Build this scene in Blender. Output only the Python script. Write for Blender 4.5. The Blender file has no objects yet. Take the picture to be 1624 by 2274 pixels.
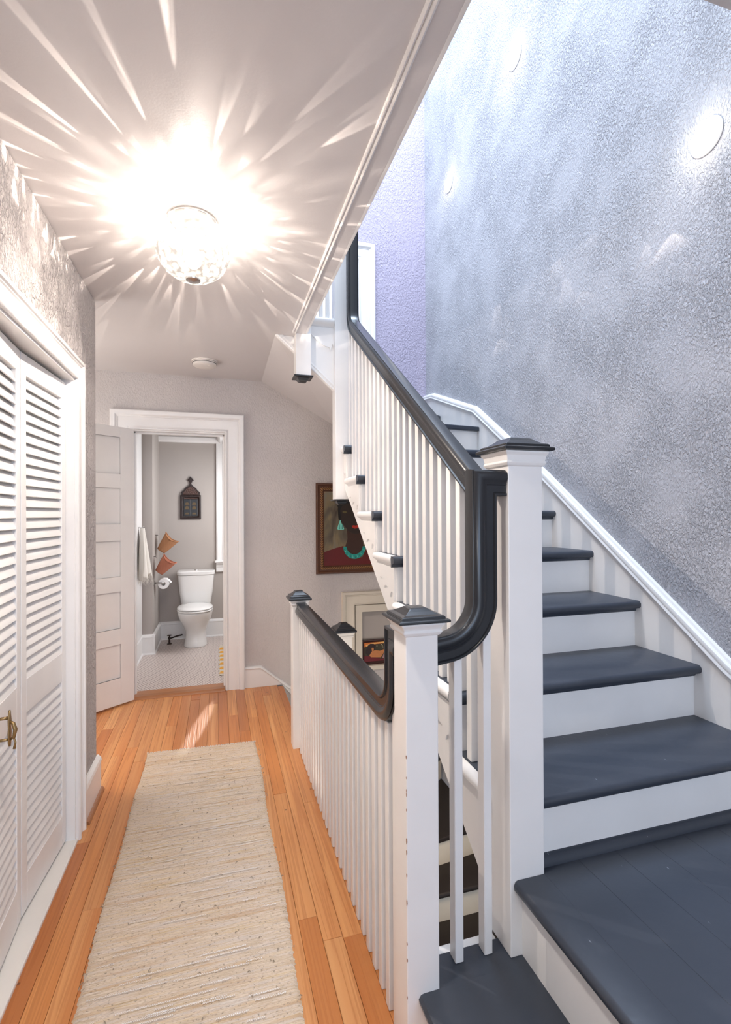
import bpy, bmesh, math, random
from mathutils import Vector, Matrix
random.seed(7)
R = math.radians
SC = bpy.context.scene
COL = SC.collection

# ---------------------------------------------------------------- camera
cam_d = bpy.data.cameras.new('camera'); cam = bpy.data.objects.new('camera', cam_d); COL.objects.link(cam)
yaw, pit, rol = R(16.563), R(.240), R(-.265)
F = Vector((math.sin(yaw)*math.cos(pit), math.cos(yaw)*math.cos(pit), math.sin(pit)))
Rt = Vector((math.cos(yaw), -math.sin(yaw), 0)); Up = Rt.cross(F)
R2 = Rt*math.cos(rol) + Up*math.sin(rol); U2 = -Rt*math.sin(rol) + Up*math.cos(rol)
M = Matrix((R2, U2, -F)).transposed().to_4x4(); M.translation = (0, 0, 1.4)
cam.matrix_world = M
cam_d.sensor_fit = 'HORIZONTAL'; cam_d.sensor_width = 36; cam_d.lens = 1101.06/1624*36
cam_d.clip_start = .03; cam_d.clip_end = 60
SC.camera = cam

# ---------------------------------------------------------------- world, exposure, large lights
SC.view_settings.view_transform = 'Standard'; SC.view_settings.look = 'None'
SC.view_settings.gamma = 1; SC.view_settings.use_curve_mapping = False
SC.view_settings.exposure = 1.08
W = bpy.data.worlds.new('world'); SC.world = W; W.use_nodes = True
bg = W.node_tree.nodes['Background']; bg.inputs[0].default_value = (.80, .88, 1, 1); bg.inputs[1].default_value = .70

def area(name, loc, target, sx, sy, power, color):
    d = bpy.data.lights.new(name, 'AREA'); d.shape = 'RECTANGLE'; d.size = sx; d.size_y = sy
    d.energy = power; d.color = color
    o = bpy.data.objects.new(name, d); COL.objects.link(o); o.location = loc
    o.rotation_euler = (Vector(target)-Vector(loc)).to_track_quat('-Z', 'Y').to_euler()
    return o
# daylight from the skylight above the stairwell
area('skylight_daylight', (1.0, 2.5, 6.8), (1.15, 2.5, 0), 1.6, 3.0, 215, (.66, .80, 1))
# added hall fill behind the camera, then daylight from the landing's front window
area('hall_fill', (-.1, -4.6, 1.5), (-.1, 3, 1.1), 1.6, 1.8, 9, (.84, .92, 1))
area('landing_window_daylight', (1.2, -4.6, 1.9), (1.0, 3, 1.2), 1.6, 1.8, 26, (.46, .65, 1))
# unseen fill added in the alcove to lighten the far wall and ceiling
area('alcove_fill', (-1.56, 3.35, 1.45), (.6, 3.2, 1.6), .9, 1.4, 12, (1, .93, .88))
# low sun coming through the bathroom window and out of its door onto the boards
sd = bpy.data.lights.new('bathroom_sunbeam', 'SPOT'); sd.energy = 120; sd.color = (1, .97, .93); sd.spot_size = R(13); sd.spot_blend = .7; sd.shadow_soft_size = .01
so_ = bpy.data.objects.new('bathroom_sunbeam', sd); COL.objects.link(so_); so_.location = (.19, 5.72, 1.75); so_.scale = (.16, 1, 1)
_d = (Vector((-.12, 3.50, 0))-so_.location).normalized(); _l = Vector((.20, 1.0, 0)); _l = (_l-_d*_l.dot(_d)).normalized()
so_.rotation_euler = Matrix((_l.cross(-_d), _l, -_d)).transposed().to_euler()
# unseen point light added behind the camera to even out the hall
pl = bpy.data.lights.new('rear_fill', 'POINT'); pl.energy = 12; pl.color = (.96, .96, 1); pl.shadow_soft_size = .16
po = bpy.data.objects.new('rear_fill', pl); COL.objects.link(po); po.location = (-.1, -1.3, 2.15)
# added spot with no fitting, brightening rug and floor from above
dl = bpy.data.lights.new('overhead_fill', 'SPOT'); dl.energy = 44; dl.color = (1, .93, .86); dl.spot_size = R(125); dl.spot_blend = 1; dl.shadow_soft_size = .07
do_ = bpy.data.objects.new('overhead_fill', dl); COL.objects.link(do_); do_.location = (-.16, .96, 2.47)
# daylight through the bathroom window
area('bathroom_window_daylight', (.52, 5.2, 1.55), (-.7, 5.3, 1.0), .6, 1.1, 11, (.97, .97, 1))
# a lamp of the lower hall that warms the foot of the stairwell wall
area('lower_hall_lamp', (1.25, 2.25, .10), (1.1, 2.7, -1.2), .4, .4, 3.5, (1, .80, .60))
# a lamp in the stair corner below, lighting the niche and the portrait wall
area('lower_corner_lamp', (.62, 2.2, -.25), (1.0, 4.1, .9), .2, .2, 2.5, (1, .84, .68))

# ---------------------------------------------------------------- materials
def mat(name):
    m = bpy.data.materials.new(name); m.use_nodes = True
    nt = m.node_tree; b = nt.nodes['Principled BSDF']
    return m, nt, b
def N(nt, t, **kw):
    n = nt.nodes.new(t)
    for k, v in kw.items(): setattr(n, k, v)
    return n
def L(nt, a, b): nt.links.new(a, b)
def srgb(r, g, b):
    f = lambda c: (c/12.92 if c <= .04045 else ((c+.055)/1.055)**2.4)
    return (f(r/255), f(g/255), f(b/255), 1)
def paint(name, col, rough=.4, bump=None, spec=.5, grime=.06, scale=6):
    m, nt, b = mat(name)
    tc = N(nt, 'ShaderNodeTexCoord')
    n = N(nt, 'ShaderNodeTexNoise'); n.inputs['Scale'].default_value = scale; n.inputs['Detail'].default_value = 5
    L(nt, tc.outputs['Object'], n.inputs['Vector'])
    r = N(nt, 'ShaderNodeMix', data_type='RGBA')
    r.inputs['A'].default_value = tuple(c*(1-grime) for c in col[:3])+(1,)
    r.inputs['B'].default_value = tuple(min(1, c*(1+grime)) for c in col[:3])+(1,)
    L(nt, n.outputs['Fac'], r.inputs['Factor']); L(nt, r.outputs['Result'], b.inputs['Base Color'])
    b.inputs['Roughness'].default_value = rough
    b.inputs['Specular IOR Level'].default_value = spec
    if bump:
        sc, st, dist = bump
        n2 = N(nt, 'ShaderNodeTexNoise'); n2.inputs['Scale'].default_value = sc; n2.inputs['Detail'].default_value = 3
        L(nt, tc.outputs['Object'], n2.inputs['Vector'])
        bp = N(nt, 'ShaderNodeBump'); bp.inputs['Strength'].default_value = st; bp.inputs['Distance'].default_value = dist
        L(nt, n2.outputs['Fac'], bp.inputs['Height']); L(nt, bp.outputs['Normal'], b.inputs['Normal'])
    return m
def stucco(name, col, fine=70, strength=.6, dist=.006, trowel=.5):
    """hand-trowelled plaster: curly ridges where the trowel dragged, smoother in between"""
    m, nt, b = mat(name)
    tc = N(nt, 'ShaderNodeTexCoord')
    nw = N(nt, 'ShaderNodeTexNoise'); nw.inputs['Scale'].default_value = 9; nw.inputs['Detail'].default_value = 2
    L(nt, tc.outputs['Object'], nw.inputs['Vector'])
    mx = N(nt, 'ShaderNodeVectorMath', operation='MULTIPLY_ADD'); mx.inputs[1].default_value = (.035, .035, .035)
    L(nt, nw.outputs['Color'], mx.inputs[0]); L(nt, tc.outputs['Object'], mx.inputs[2])
    n1 = N(nt, 'ShaderNodeTexNoise'); n1.inputs['Scale'].default_value = fine; n1.inputs['Detail'].default_value = 3; n1.inputs['Roughness'].default_value = .55
    n1.inputs['Distortion'].default_value = .5
    mpp = N(nt, 'ShaderNodeMapping'); mpp.inputs['Rotation'].default_value = (R(38), 0, R(38) if 'right' in name else 0); mpp.inputs['Scale'].default_value = (1, 1.15, .62)
    L(nt, mx.outputs[0], mpp.inputs['Vector']); L(nt, mpp.outputs[0], n1.inputs['Vector'])
    patch = N(nt, 'ShaderNodeTexNoise'); patch.inputs['Scale'].default_value = 3.4; patch.inputs['Detail'].default_value = 4
    L(nt, tc.outputs['Object'], patch.inputs['Vector'])
    mr = N(nt, 'ShaderNodeMapRange'); mr.inputs['From Min'].default_value = .38; mr.inputs['From Max'].default_value = .66
    mr.inputs['To Min'].default_value = 1-trowel; mr.inputs['To Max'].default_value = 1
    L(nt, patch.outputs['Fac'], mr.inputs['Value'])
    rg = N(nt, 'ShaderNodeMapRange'); rg.interpolation_type = 'SMOOTHERSTEP'; rg.inputs['From Min'].default_value = .32; rg.inputs['From Max'].default_value = .74
    L(nt, n1.outputs['Fac'], rg.inputs['Value'])
    mu = N(nt, 'ShaderNodeMath', operation='MULTIPLY'); L(nt, rg.outputs['Result'], mu.inputs[0]); L(nt, mr.outputs['Result'], mu.inputs[1])
    bp = N(nt, 'ShaderNodeBump'); bp.inputs['Strength'].default_value = strength; bp.inputs['Distance'].default_value = dist
    L(nt, mu.outputs[0], bp.inputs['Height']); L(nt, bp.outputs['Normal'], b.inputs['Normal'])
    r = N(nt, 'ShaderNodeMix', data_type='RGBA')
    r.inputs['A'].default_value = tuple(c*.93 for c in col[:3])+(1,); r.inputs['B'].default_value = tuple(min(1, c*1.07) for c in col[:3])+(1,)
    L(nt, patch.outputs['Fac'], r.inputs['Factor']); L(nt, r.outputs['Result'], b.inputs['Base Color'])
    b.inputs['Roughness'].default_value = .75; b.inputs['Specular IOR Level'].default_value = .2
    return m
M_white = paint('white_gloss_paint', (.80, .785, .77, 1), .32, (9, .25, .004))
M_whitew = paint('white_worn_paint', (.79, .755, .70, 1), .38, (14, .3, .004), grime=.08)
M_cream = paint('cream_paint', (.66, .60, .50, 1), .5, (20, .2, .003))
M_ceil = paint('ceiling_paint', (.63, .60, .595, 1), .36, (160, .12, .002), grime=.02)
M_wall = stucco('grey_stucco', (.56, .52, .505, 1), 85, .5, .006, .35)
M_wallL = stucco('grey_rough_stucco', (.56, .52, .51, 1), 80, 1.0, .014, .6)
M_wallR = stucco('grey_trowelled_stucco', (.51, .51, .545, 1), 110, .9, .0095, .7)
M_lilac = stucco('lilac_stucco', (.43, .385, .48, 1), 75, .7, .008, .5)
M_bathw = paint('bath_wall_paint', (.42, .38, .35, 1), .6, (200, .1, .002), grime=.03)
M_black = paint('slate_black_paint', (.036, .043, .058, 1), .33, (22, .25, .003), grime=.15)
_nt = M_black.node_tree; _b = _nt.nodes['Principled BSDF']; _src = _b.inputs['Base Color'].links[0].from_socket
_tc = N(_nt, 'ShaderNodeTexCoord'); _mp = N(_nt, 'ShaderNodeMapping'); _mp.inputs['Scale'].default_value = (70, 22, 70); L(_nt, _tc.outputs['Object'], _mp.inputs[0])
_v = N(_nt, 'ShaderNodeTexVoronoi'); _v.inputs['Scale'].default_value = .55; L(_nt, _mp.outputs[0], _v.inputs['Vector'])
_r = N(_nt, 'ShaderNodeMapRange'); _r.inputs['From Min'].default_value = .03; _r.inputs['From Max'].default_value = .07; _r.inputs['To Min'].default_value = .8; _r.inputs['To Max'].default_value = 0
L(_nt, _v.outputs['Distance'], _r.inputs['Value'])
_n = N(_nt, 'ShaderNodeTexNoise'); _n.inputs['Scale'].default_value = 3; _n.inputs['Detail'].default_value = 3; L(_nt, _tc.outputs['Object'], _n.inputs['Vector'])
_g = N(_nt, 'ShaderNodeMath', operation='GREATER_THAN'); _g.inputs[1].default_value = .56; L(_nt, _n.outputs['Fac'], _g.inputs[0])
_m = N(_nt, 'ShaderNodeMath', operation='MULTIPLY'); L(_nt, _r.outputs['Result'], _m.inputs[0]); L(_nt, _g.outputs[0], _m.inputs[1])
_x = N(_nt, 'ShaderNodeMix', data_type='RGBA'); _x.inputs['B'].default_value = (.22, .24, .28, 1); L(_nt, _m.outputs[0], _x.inputs['Factor']); L(_nt, _src, _x.inputs['A']); L(_nt, _x.outputs['Result'], _b.inputs['Base Color'])
M_rail = paint('black_rail_paint', (.018, .019, .022, 1), .27, (18, .15, .002), grime=.2)
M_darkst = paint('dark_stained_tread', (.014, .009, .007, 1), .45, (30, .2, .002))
M_chip = paint('bare_wood_chip', (.30, .16, .10, 1), .8)
M_chrome, _, b = mat('brushed_metal'); b.inputs['Base Color'].default_value = (.55, .54, .52, 1); b.inputs['Metallic'].default_value = 1; b.inputs['Roughness'].default_value = .3
M_brass, _, b = mat('aged_brass'); b.inputs['Base Color'].default_value = (.30, .20, .09, 1); b.inputs['Metallic'].default_value = .9; b.inputs['Roughness'].default_value = .38
M_pipe, _, b = mat('bronze_pipe'); b.inputs['Base Color'].default_value = (.05, .035, .028, 1); b.inputs['Metallic'].default_value = .7; b.inputs['Roughness'].default_value = .45
M_porc = paint('porcelain', (.80, .79, .77, 1), .12, grime=.01)
M_paper = paint('tissue_paper', (.85, .84, .83, 1), .9)
M_cloth = paint('gauze_towel_cloth', (.72, .68, .62, 1), .95, (260, .5, .003))
M_plastic = paint('white_plastic', (.74, .70, .66, 1), .45, grime=.02)
M_dark = paint('dark_gap', (.02, .02, .02, 1), .8)
def basketmat(name, c1, c2):
    m, nt, b = mat(name)
    tc = N(nt, 'ShaderNodeTexCoord'); w = N(nt, 'ShaderNodeTexWave', bands_direction='Z'); w.inputs['Scale'].default_value = 60; w.inputs['Distortion'].default_value = .6
    L(nt, tc.outputs['Object'], w.inputs['Vector'])
    w2 = N(nt, 'ShaderNodeTexWave', bands_direction='X'); w2.inputs['Scale'].default_value = 45; L(nt, tc.outputs['Object'], w2.inputs['Vector'])
    ad = N(nt, 'ShaderNodeMath', operation='MULTIPLY'); L(nt, w.outputs['Fac'], ad.inputs[0]); L(nt, w2.outputs['Fac'], ad.inputs[1])
    r = N(nt, 'ShaderNodeMix', data_type='RGBA'); r.inputs['A'].default_value = c1; r.inputs['B'].default_value = c2
    L(nt, ad.outputs[0], r.inputs['Factor']); L(nt, r.outputs['Result'], b.inputs['Base Color'])
    bp = N(nt, 'ShaderNodeBump'); bp.inputs['Distance'].default_value = .004; bp.inputs['Strength'].default_value = .7
    L(nt, ad.outputs[0], bp.inputs['Height']); L(nt, bp.outputs['Normal'], b.inputs['Normal']); b.inputs['Roughness'].default_value = .85
    return m
M_bask1 = basketmat('orange_straw', (.44, .20, .09, 1), (.66, .36, .19, 1))
M_bask2 = basketmat('coral_straw', (.46, .16, .09, 1), (.66, .28, .18, 1))

def woodmat(name, base=(.66, .26, .075), light=(.92, .54, .23), dark=(.34, .10, .025), rough=.34, axis='Y'):
    m, nt, b = mat(name)
    tc = N(nt, 'ShaderNodeTexCoord'); oi = N(nt, 'ShaderNodeObjectInfo')
    off = N(nt, 'ShaderNodeVectorMath', operation='SCALE'); off.inputs[0].default_value = (13, 37, 5); L(nt, oi.outputs['Random'], off.inputs['Scale'])
    add = N(nt, 'ShaderNodeVectorMath', operation='ADD'); L(nt, tc.outputs['Object'], add.inputs[0]); L(nt, off.outputs[0], add.inputs[1])
    mp = N(nt, 'ShaderNodeMapping'); mp.inputs['Scale'].default_value = (1, .022, 1) if axis == 'Y' else (.022, 1, 1)
    L(nt, add.outputs[0], mp.inputs['Vector'])
    n1 = N(nt, 'ShaderNodeTexNoise'); n1.inputs['Scale'].default_value = 30; n1.inputs['Detail'].default_value = 3; n1.inputs['Distortion'].default_value = .25
    L(nt, mp.outputs[0], n1.inputs['Vector'])
    wv = N(nt, 'ShaderNodeMath', operation='MULTIPLY'); wv.inputs[1].default_value = 38; L(nt, n1.outputs['Fac'], wv.inputs[0])
    sn = N(nt, 'ShaderNodeMath', operation='SINE'); L(nt, wv.outputs[0], sn.inputs[0])
    rp = N(nt, 'ShaderNodeMapRange'); rp.inputs['From Min'].default_value = -.2; rp.inputs['From Max'].default_value = 1; L(nt, sn.outputs[0], rp.inputs['Value'])
    # board to board tone
    cr = N(nt, 'ShaderNodeValToRGB'); e = cr.color_ramp.elements
    e[0].position = 0; e[0].color = (base[0]*.72, base[1]*.66, base[2]*.6, 1); e[1].position = 1; e[1].color = light+(1,)
    x = cr.color_ramp.elements.new(.5); x.color = base+(1,); x = cr.color_ramp.elements.new(.25); x.color = (light[0]*.9, light[1]*.8, light[2]*.75, 1); x = cr.color_ramp.elements.new(.75); x.color = (base[0]*.66, base[1]*.55, base[2]*.55, 1)
    L(nt, oi.outputs['Random'], cr.inputs['Fac'])
    g = N(nt, 'ShaderNodeMix', data_type='RGBA', blend_type='MIX'); g.inputs['B'].default_value = dark+(1,)
    f = N(nt, 'ShaderNodeMath', operation='MULTIPLY'); f.inputs[1].default_value = .42; L(nt, rp.outputs['Result'], f.inputs[0])
    L(nt, f.outputs[0], g.inputs['Factor']); L(nt, cr.outputs['Color'], g.inputs['A'])
    # broad streaks and small knots
    n3 = N(nt, 'ShaderNodeTexNoise'); n3.inputs['Scale'].default_value = 9; n3.inputs['Detail'].default_value = 4; L(nt, mp.outputs[0], n3.inputs['Vector'])
    r3 = N(nt, 'ShaderNodeMapRange'); r3.inputs['From Min'].default_value = .35; r3.inputs['From Max'].default_value = .7; r3.inputs['To Max'].default_value = .85
    L(nt, n3.outputs['Fac'], r3.inputs['Value'])
    g2 = N(nt, 'ShaderNodeMix', data_type='RGBA'); g2.inputs['B'].default_value = (base[0]*.75, base[1]*.62, base[2]*.5, 1)
    L(nt, r3.outputs['Result'], g2.inputs['Factor']); L(nt, g.outputs['Result'], g2.inputs['A'])
    vo = N(nt, 'ShaderNodeTexVoronoi'); vo.inputs['Scale'].default_value = 7; L(nt, add.outputs[0], vo.inputs['Vector'])
    kn = N(nt, 'ShaderNodeMapRange'); kn.inputs['From Min'].default_value = .02; kn.inputs['From Max'].default_value = .05; kn.inputs['To Min'].default_value = .85; kn.inputs['To Max'].default_value = 0
    L(nt, vo.outputs['Distance'], kn.inputs['Value'])
    g3 = N(nt, 'ShaderNodeMix', data_type='RGBA'); g3.inputs['B'].default_value = (.07, .02, .01, 1)
    L(nt, kn.outputs['Result'], g3.inputs['Factor']); L(nt, g2.outputs['Result'], g3.inputs['A']); L(nt, g3.outputs['Result'], b.inputs['Base Color'])
    bp = N(nt, 'ShaderNodeBump'); bp.inputs['Strength'].default_value = .25; bp.inputs['Distance'].default_value = .001
    L(nt, sn.outputs[0], bp.inputs['Height']); L(nt, bp.outputs['Normal'], b.inputs['Normal'])
    b.inputs['Roughness'].default_value = rough; b.inputs['Specular IOR Level'].default_value = .5
    b.inputs['Coat Weight'].default_value = .12; b.inputs['Coat Roughness'].default_value = .18
    return m
M_wood = woodmat('heart_pine')
M_oak = woodmat('saddle_wood', (.42, .19, .075), (.5, .24, .1), axis='X')

def rugmat():
    m, nt, b = mat('rag_weave'); tc = N(nt, 'ShaderNodeTexCoord')
    mp = N(nt, 'ShaderNodeMapping'); mp.inputs['Scale'].default_value = (3.2, 95, 1); L(nt, tc.outputs['Object'], mp.inputs['Vector'])
    n = N(nt, 'ShaderNodeTexNoise'); n.inputs['Scale'].default_value = 1; n.inputs['Detail'].default_value = 3; L(nt, mp.outputs[0], n.inputs['Vector'])
    cr = N(nt, 'ShaderNodeValToRGB'); cr.color_ramp.interpolation = 'LINEAR'
    e = cr.color_ramp.elements; e[0].position = .22; e[0].color = (.36, .26, .16, 1); e[1].position = .8; e[1].color = (.74, .66, .57, 1)
    for p, c in ((.36, (.60, .46, .30)), (.43, (.66, .54, .42)), (.50, (.54, .42, .30)), (.56, (.64, .53, .43)), (.64, (.56, .47, .39))):
        x = cr.color_ramp.elements.new(p); x.color = c+(1,)
    L(nt, n.outputs['Fac'], cr.inputs['Fac'])
    mp2 = N(nt, 'ShaderNodeMapping'); mp2.inputs['Scale'].default_value = (110, 150, 1); L(nt, tc.outputs['Object'], mp2.inputs['Vector'])
    n2 = N(nt, 'ShaderNodeTexNoise'); n2.inputs['Scale'].default_value = 1; n2.inputs['Detail'].default_value = 2; L(nt, mp2.outputs[0], n2.inputs['Vector'])
    r2 = N(nt, 'ShaderNodeMapRange'); r2.inputs['From Min'].default_value = .60; r2.inputs['From Max'].default_value = .72; r2.inputs['To Max'].default_value = .75
    L(nt, n2.outputs['Fac'], r2.inputs['Value'])
    g = N(nt, 'ShaderNodeMix', data_type='RGBA'); g.inputs['B'].default_value = (.20, .16, .12, 1)
    mp3 = N(nt, 'ShaderNodeMapping'); mp3.inputs['Scale'].default_value = (2.2, 46, 1); mp3.inputs['Location'].default_value = (3, 7, 0); L(nt, tc.outputs['Object'], mp3.inputs['Vector'])
    n3 = N(nt, 'ShaderNodeTexNoise'); n3.inputs['Scale'].default_value = 1; n3.inputs['Detail'].default_value = 2; L(nt, mp3.outputs[0], n3.inputs['Vector'])
    r3 = N(nt, 'ShaderNodeMapRange'); r3.inputs['From Min'].default_value = .56; r3.inputs['From Max'].default_value = .70; r3.inputs['To Max'].default_value = .75; L(nt, n3.outputs['Fac'], r3.inputs['Value'])
    g4 = N(nt, 'ShaderNodeMix', data_type='RGBA'); g4.inputs['B'].default_value = (.50, .33, .19, 1); L(nt, r3.outputs['Result'], g4.inputs['Factor']); L(nt, cr.outputs['Color'], g4.inputs['A'])
    L(nt, r2.outputs['Result'], g.inputs['Factor']); L(nt, g4.outputs['Result'], g.inputs['A']); L(nt, g.outputs['Result'], b.inputs['Base Color'])
    bp = N(nt, 'ShaderNodeBump'); bp.inputs['Strength'].default_value = .8; bp.inputs['Distance'].default_value = .004
    L(nt, n2.outputs['Fac'], bp.inputs['Height']); L(nt, bp.outputs['Normal'], b.inputs['Normal']); b.inputs['Roughness'].default_value = .95; b.inputs['Specular IOR Level'].default_value = .15
    return m
M_rug = rugmat()
M_silver, _, b = mat('silver_thread'); b.inputs['Base Color'].default_value = (.95, .94, .93, 1); b.inputs['Roughness'].default_value = .25; b.inputs['Metallic'].default_value = .1

def pennymat():
    m, nt, b = mat('penny_tile'); tc = N(nt, 'ShaderNodeTexCoord'); sp = N(nt, 'ShaderNodeSeparateXYZ'); L(nt, tc.outputs['Object'], sp.inputs[0])
    P = .026
    def ma(op, a, bb=None):
        n = N(nt, 'ShaderNodeMath', operation=op)
        for i, v in enumerate((a, bb)):
            if v is None: continue
            if isinstance(v, (int, float)): n.inputs[i].default_value = v
            else: L(nt, v, n.inputs[i])
        return n.outputs[0]
    def lat(ox):
        x = ma('ADD', ma('DIVIDE', sp.outputs[0], P), ox); y = ma('ADD', ma('DIVIDE', sp.outputs[1], P*1.732), ox)
        fx = ma('SUBTRACT', ma('FRACT', x), .5); fy = ma('MULTIPLY', ma('SUBTRACT', ma('FRACT', y), .5), 1.732)
        return ma('SQRT', ma('ADD', ma('MULTIPLY', fx, fx), ma('MULTIPLY', fy, fy)))
    d = ma('MINIMUM', lat(0), lat(.5))
    mr = N(nt, 'ShaderNodeMapRange'); mr.inputs['From Min'].default_value = .40; mr.inputs['From Max'].default_value = .47
    L(nt, d, mr.inputs['Value'])
    g = N(nt, 'ShaderNodeMix', data_type='RGBA'); g.inputs['A'].default_value = (.74, .65, .60, 1); g.inputs['B'].default_value = (.24, .17, .15, 1)
    L(nt, mr.outputs['Result'], g.inputs['Factor']); L(nt, g.outputs['Result'], b.inputs['Base Color'])
    bp = N(nt, 'ShaderNodeBump', invert=True); bp.inputs['Distance'].default_value = .002; bp.inputs['Strength'].default_value = .6
    L(nt, mr.outputs['Result'], bp.inputs['Height']); L(nt, bp.outputs['Normal'], b.inputs['Normal']); b.inputs['Roughness'].default_value = .3
    return m
M_penny = pennymat()
def flat(name, r, g, b_, rough=.5, bump=True):
    return paint(name, srgb(r, g, b_), rough, (60, .3, .002) if bump else None, grime=.12, scale=30)

# ---------------------------------------------------------------- mesh helpers
class MB:
    def __init__(s): s.v = []; s.f = []
    def add(s, vs, fs):
        n = len(s.v); s.v += [tuple(p) for p in vs]; s.f += [tuple(i+n for i in f) for f in fs]; return s
    def box(s, x0, x1, y0, y1, z0, z1):
        return s.add([(x0,y0,z0),(x1,y0,z0),(x1,y1,z0),(x0,y1,z0),(x0,y0,z1),(x1,y0,z1),(x1,y1,z1),(x0,y1,z1)],
                     [(0,3,2,1),(4,5,6,7),(0,1,5,4),(1,2,6,5),(2,3,7,6),(3,0,4,7)])
    def ext(s, pts, axis, a0, a1):
        """extrude a closed 2D outline along an axis; X: pts are (y,z); Y: (x,z); Z: (x,y)"""
        mk = {'X': lambda p, a: (a, p[0], p[1]), 'Y': lambda p, a: (p[0], a, p[1]), 'Z': lambda p, a: (p[0], p[1], a)}[axis]
        n = len(pts)
        return s.add([mk(p, a0) for p in pts]+[mk(p, a1) for p in pts],
                     [tuple(range(n))[::-1], tuple(range(n, 2*n))]+[(i, (i+1) % n, n+(i+1) % n, n+i) for i in range(n)])
    def rings(s, rs, cap=True, closed=True):
        n = len(rs[0]); vs = [p for r in rs for p in r]; fs = []
        for k in range(len(rs)-1):
            for i in range(n if closed else n-1):
                j = (i+1) % n; fs.append((k*n+i, k*n+j, (k+1)*n+j, (k+1)*n+i))
        if cap: fs += [tuple(range(n))[::-1], tuple((len(rs)-1)*n+i for i in range(n))]
        return s.add(vs, fs)
    def sweep(s, prof, path, S, cyclic=False, cap=True):
        """profile (u along S, v along SxT) along a planar path with mitred corners"""
        S = Vector(S).normalized(); P = [Vector(p) for p in path]; n = len(P); rs = []
        for i in range(n):
            tp = (P[i]-P[i-1]).normalized() if (i > 0 or cyclic) else None
            tn = (P[(i+1) % n]-P[i]).normalized() if (i < n-1 or cyclic) else None
            if tp is None: tp = tn
            if tn is None: tn = tp
            n0, n1 = S.cross(tp), S.cross(tn); m = (n0+n1).normalized(); k = 1/max(.2, m.dot(n0))
            rs.append([P[i]+S*u+m*(v*k) for u, v in prof])
        if cyclic: rs.append(rs[0]); cap = False
        return s.rings(rs, cap)
    def lathe(s, prof, c=(0,0,0), n=32, axis='Z', cap=False):
        rs = []
        for r, h in prof:
            ring = []
            for i in range(n):
                a = 2*math.pi*i/n; x, y = r*math.cos(a), r*math.sin(a)
                p = {'Z': (x, y, h), 'X': (h, x, y), 'Y': (y, h, x)}[axis]
                ring.append((c[0]+p[0], c[1]+p[1], c[2]+p[2]))
            rs.append(ring)
        return s.rings(rs, cap)
    def squares(s, lv, cx, cy):
        return s.rings([[(cx-h, cy-h, z), (cx+h, cy-h, z), (cx+h, cy+h, z), (cx-h, cy+h, z)] for h, z in lv])
    def tube(s, path, r, n=8):
        P = [Vector(p) for p in path]; rs = []
        for i in range(len(P)):
            t = (P[min(i+1, len(P)-1)]-P[max(i-1, 0)]).normalized()
            a = t.orthogonal().normalized() if i == 0 else (a - t*a.dot(t)).normalized()
            b2 = t.cross(a); rr = r[i] if isinstance(r, (list, tuple)) else r
            rs.append([P[i]+(a*math.cos(2*math.pi*k/n)+b2*math.sin(2*math.pi*k/n))*rr for k in range(n)])
        return s.rings(rs)
    def build(s, name, m, parent=None, smooth=False, bevel=0, loc=None, seg=2):
        me = bpy.data.meshes.new(name); me.from_pydata(s.v, [], s.f); me.update()
        bm = bmesh.new(); bm.from_mesh(me); bmesh.ops.recalc_face_normals(bm, faces=bm.faces); bm.to_mesh(me); bm.free()
        if smooth:
            for p in me.polygons: p.use_smooth = True
            if smooth != 'all': me.set_sharp_from_angle(angle=R(38))
        me.materials.append(m)
        o = bpy.data.objects.new(name, me); COL.objects.link(o)
        if parent: o.parent = parent
        if loc: o.location = loc
        if bevel:
            b_ = o.modifiers.new('bevel', 'BEVEL'); b_.width = bevel; b_.segments = seg; b_.limit_method = 'ANGLE'; b_.angle_limit = R(40)
        return o
def tag(o, label, cat, group=None, kind=None):
    o['label'] = label; o['category'] = cat
    if group: o['group'] = group
    if kind: o['kind'] = kind
    return o
def thing(name, label, cat, loc=(0,0,0), rz=0, group=None, kind=None):
    o = bpy.data.objects.new(name, None); COL.objects.link(o); o.location = loc; o.rotation_euler = (0, 0, rz); o.empty_display_size = .05
    return tag(o, label, cat, group, kind)
def bx(name, m, parent, *a, bevel=0, smooth=False):
    return MB().box(*a).build(name, m, parent, bevel=bevel, smooth=smooth)
def lk(o, parent=None):
    COL.objects.link(o)
    if parent: o.parent = parent
    return o

# ---------------------------------------------------------------- main dimensions
XL, YE, ZC, YF = -.596, 2.810, 2.49, 4.127
XR = 1.80
Y0, RUN, Z0, RISE = 1.177, .2838, .611, .2007
XS = .755            # face of the flight's stringer
ZP, ZS = .410, .205  # platform and first step
UP = 2.82            # storey height

# ================================================================ SETTING
floor = thing('floor', 'orange heart pine board floor of the hallway', 'floor', kind='structure')
bx('subfloor', M_dark, floor, -1.6, .50, -1.7, YF, -.30, -.02)
bx('well_apron', M_white, floor, .50, .515, 1.24, YF, -.34, -.028, bevel=.003)
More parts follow.
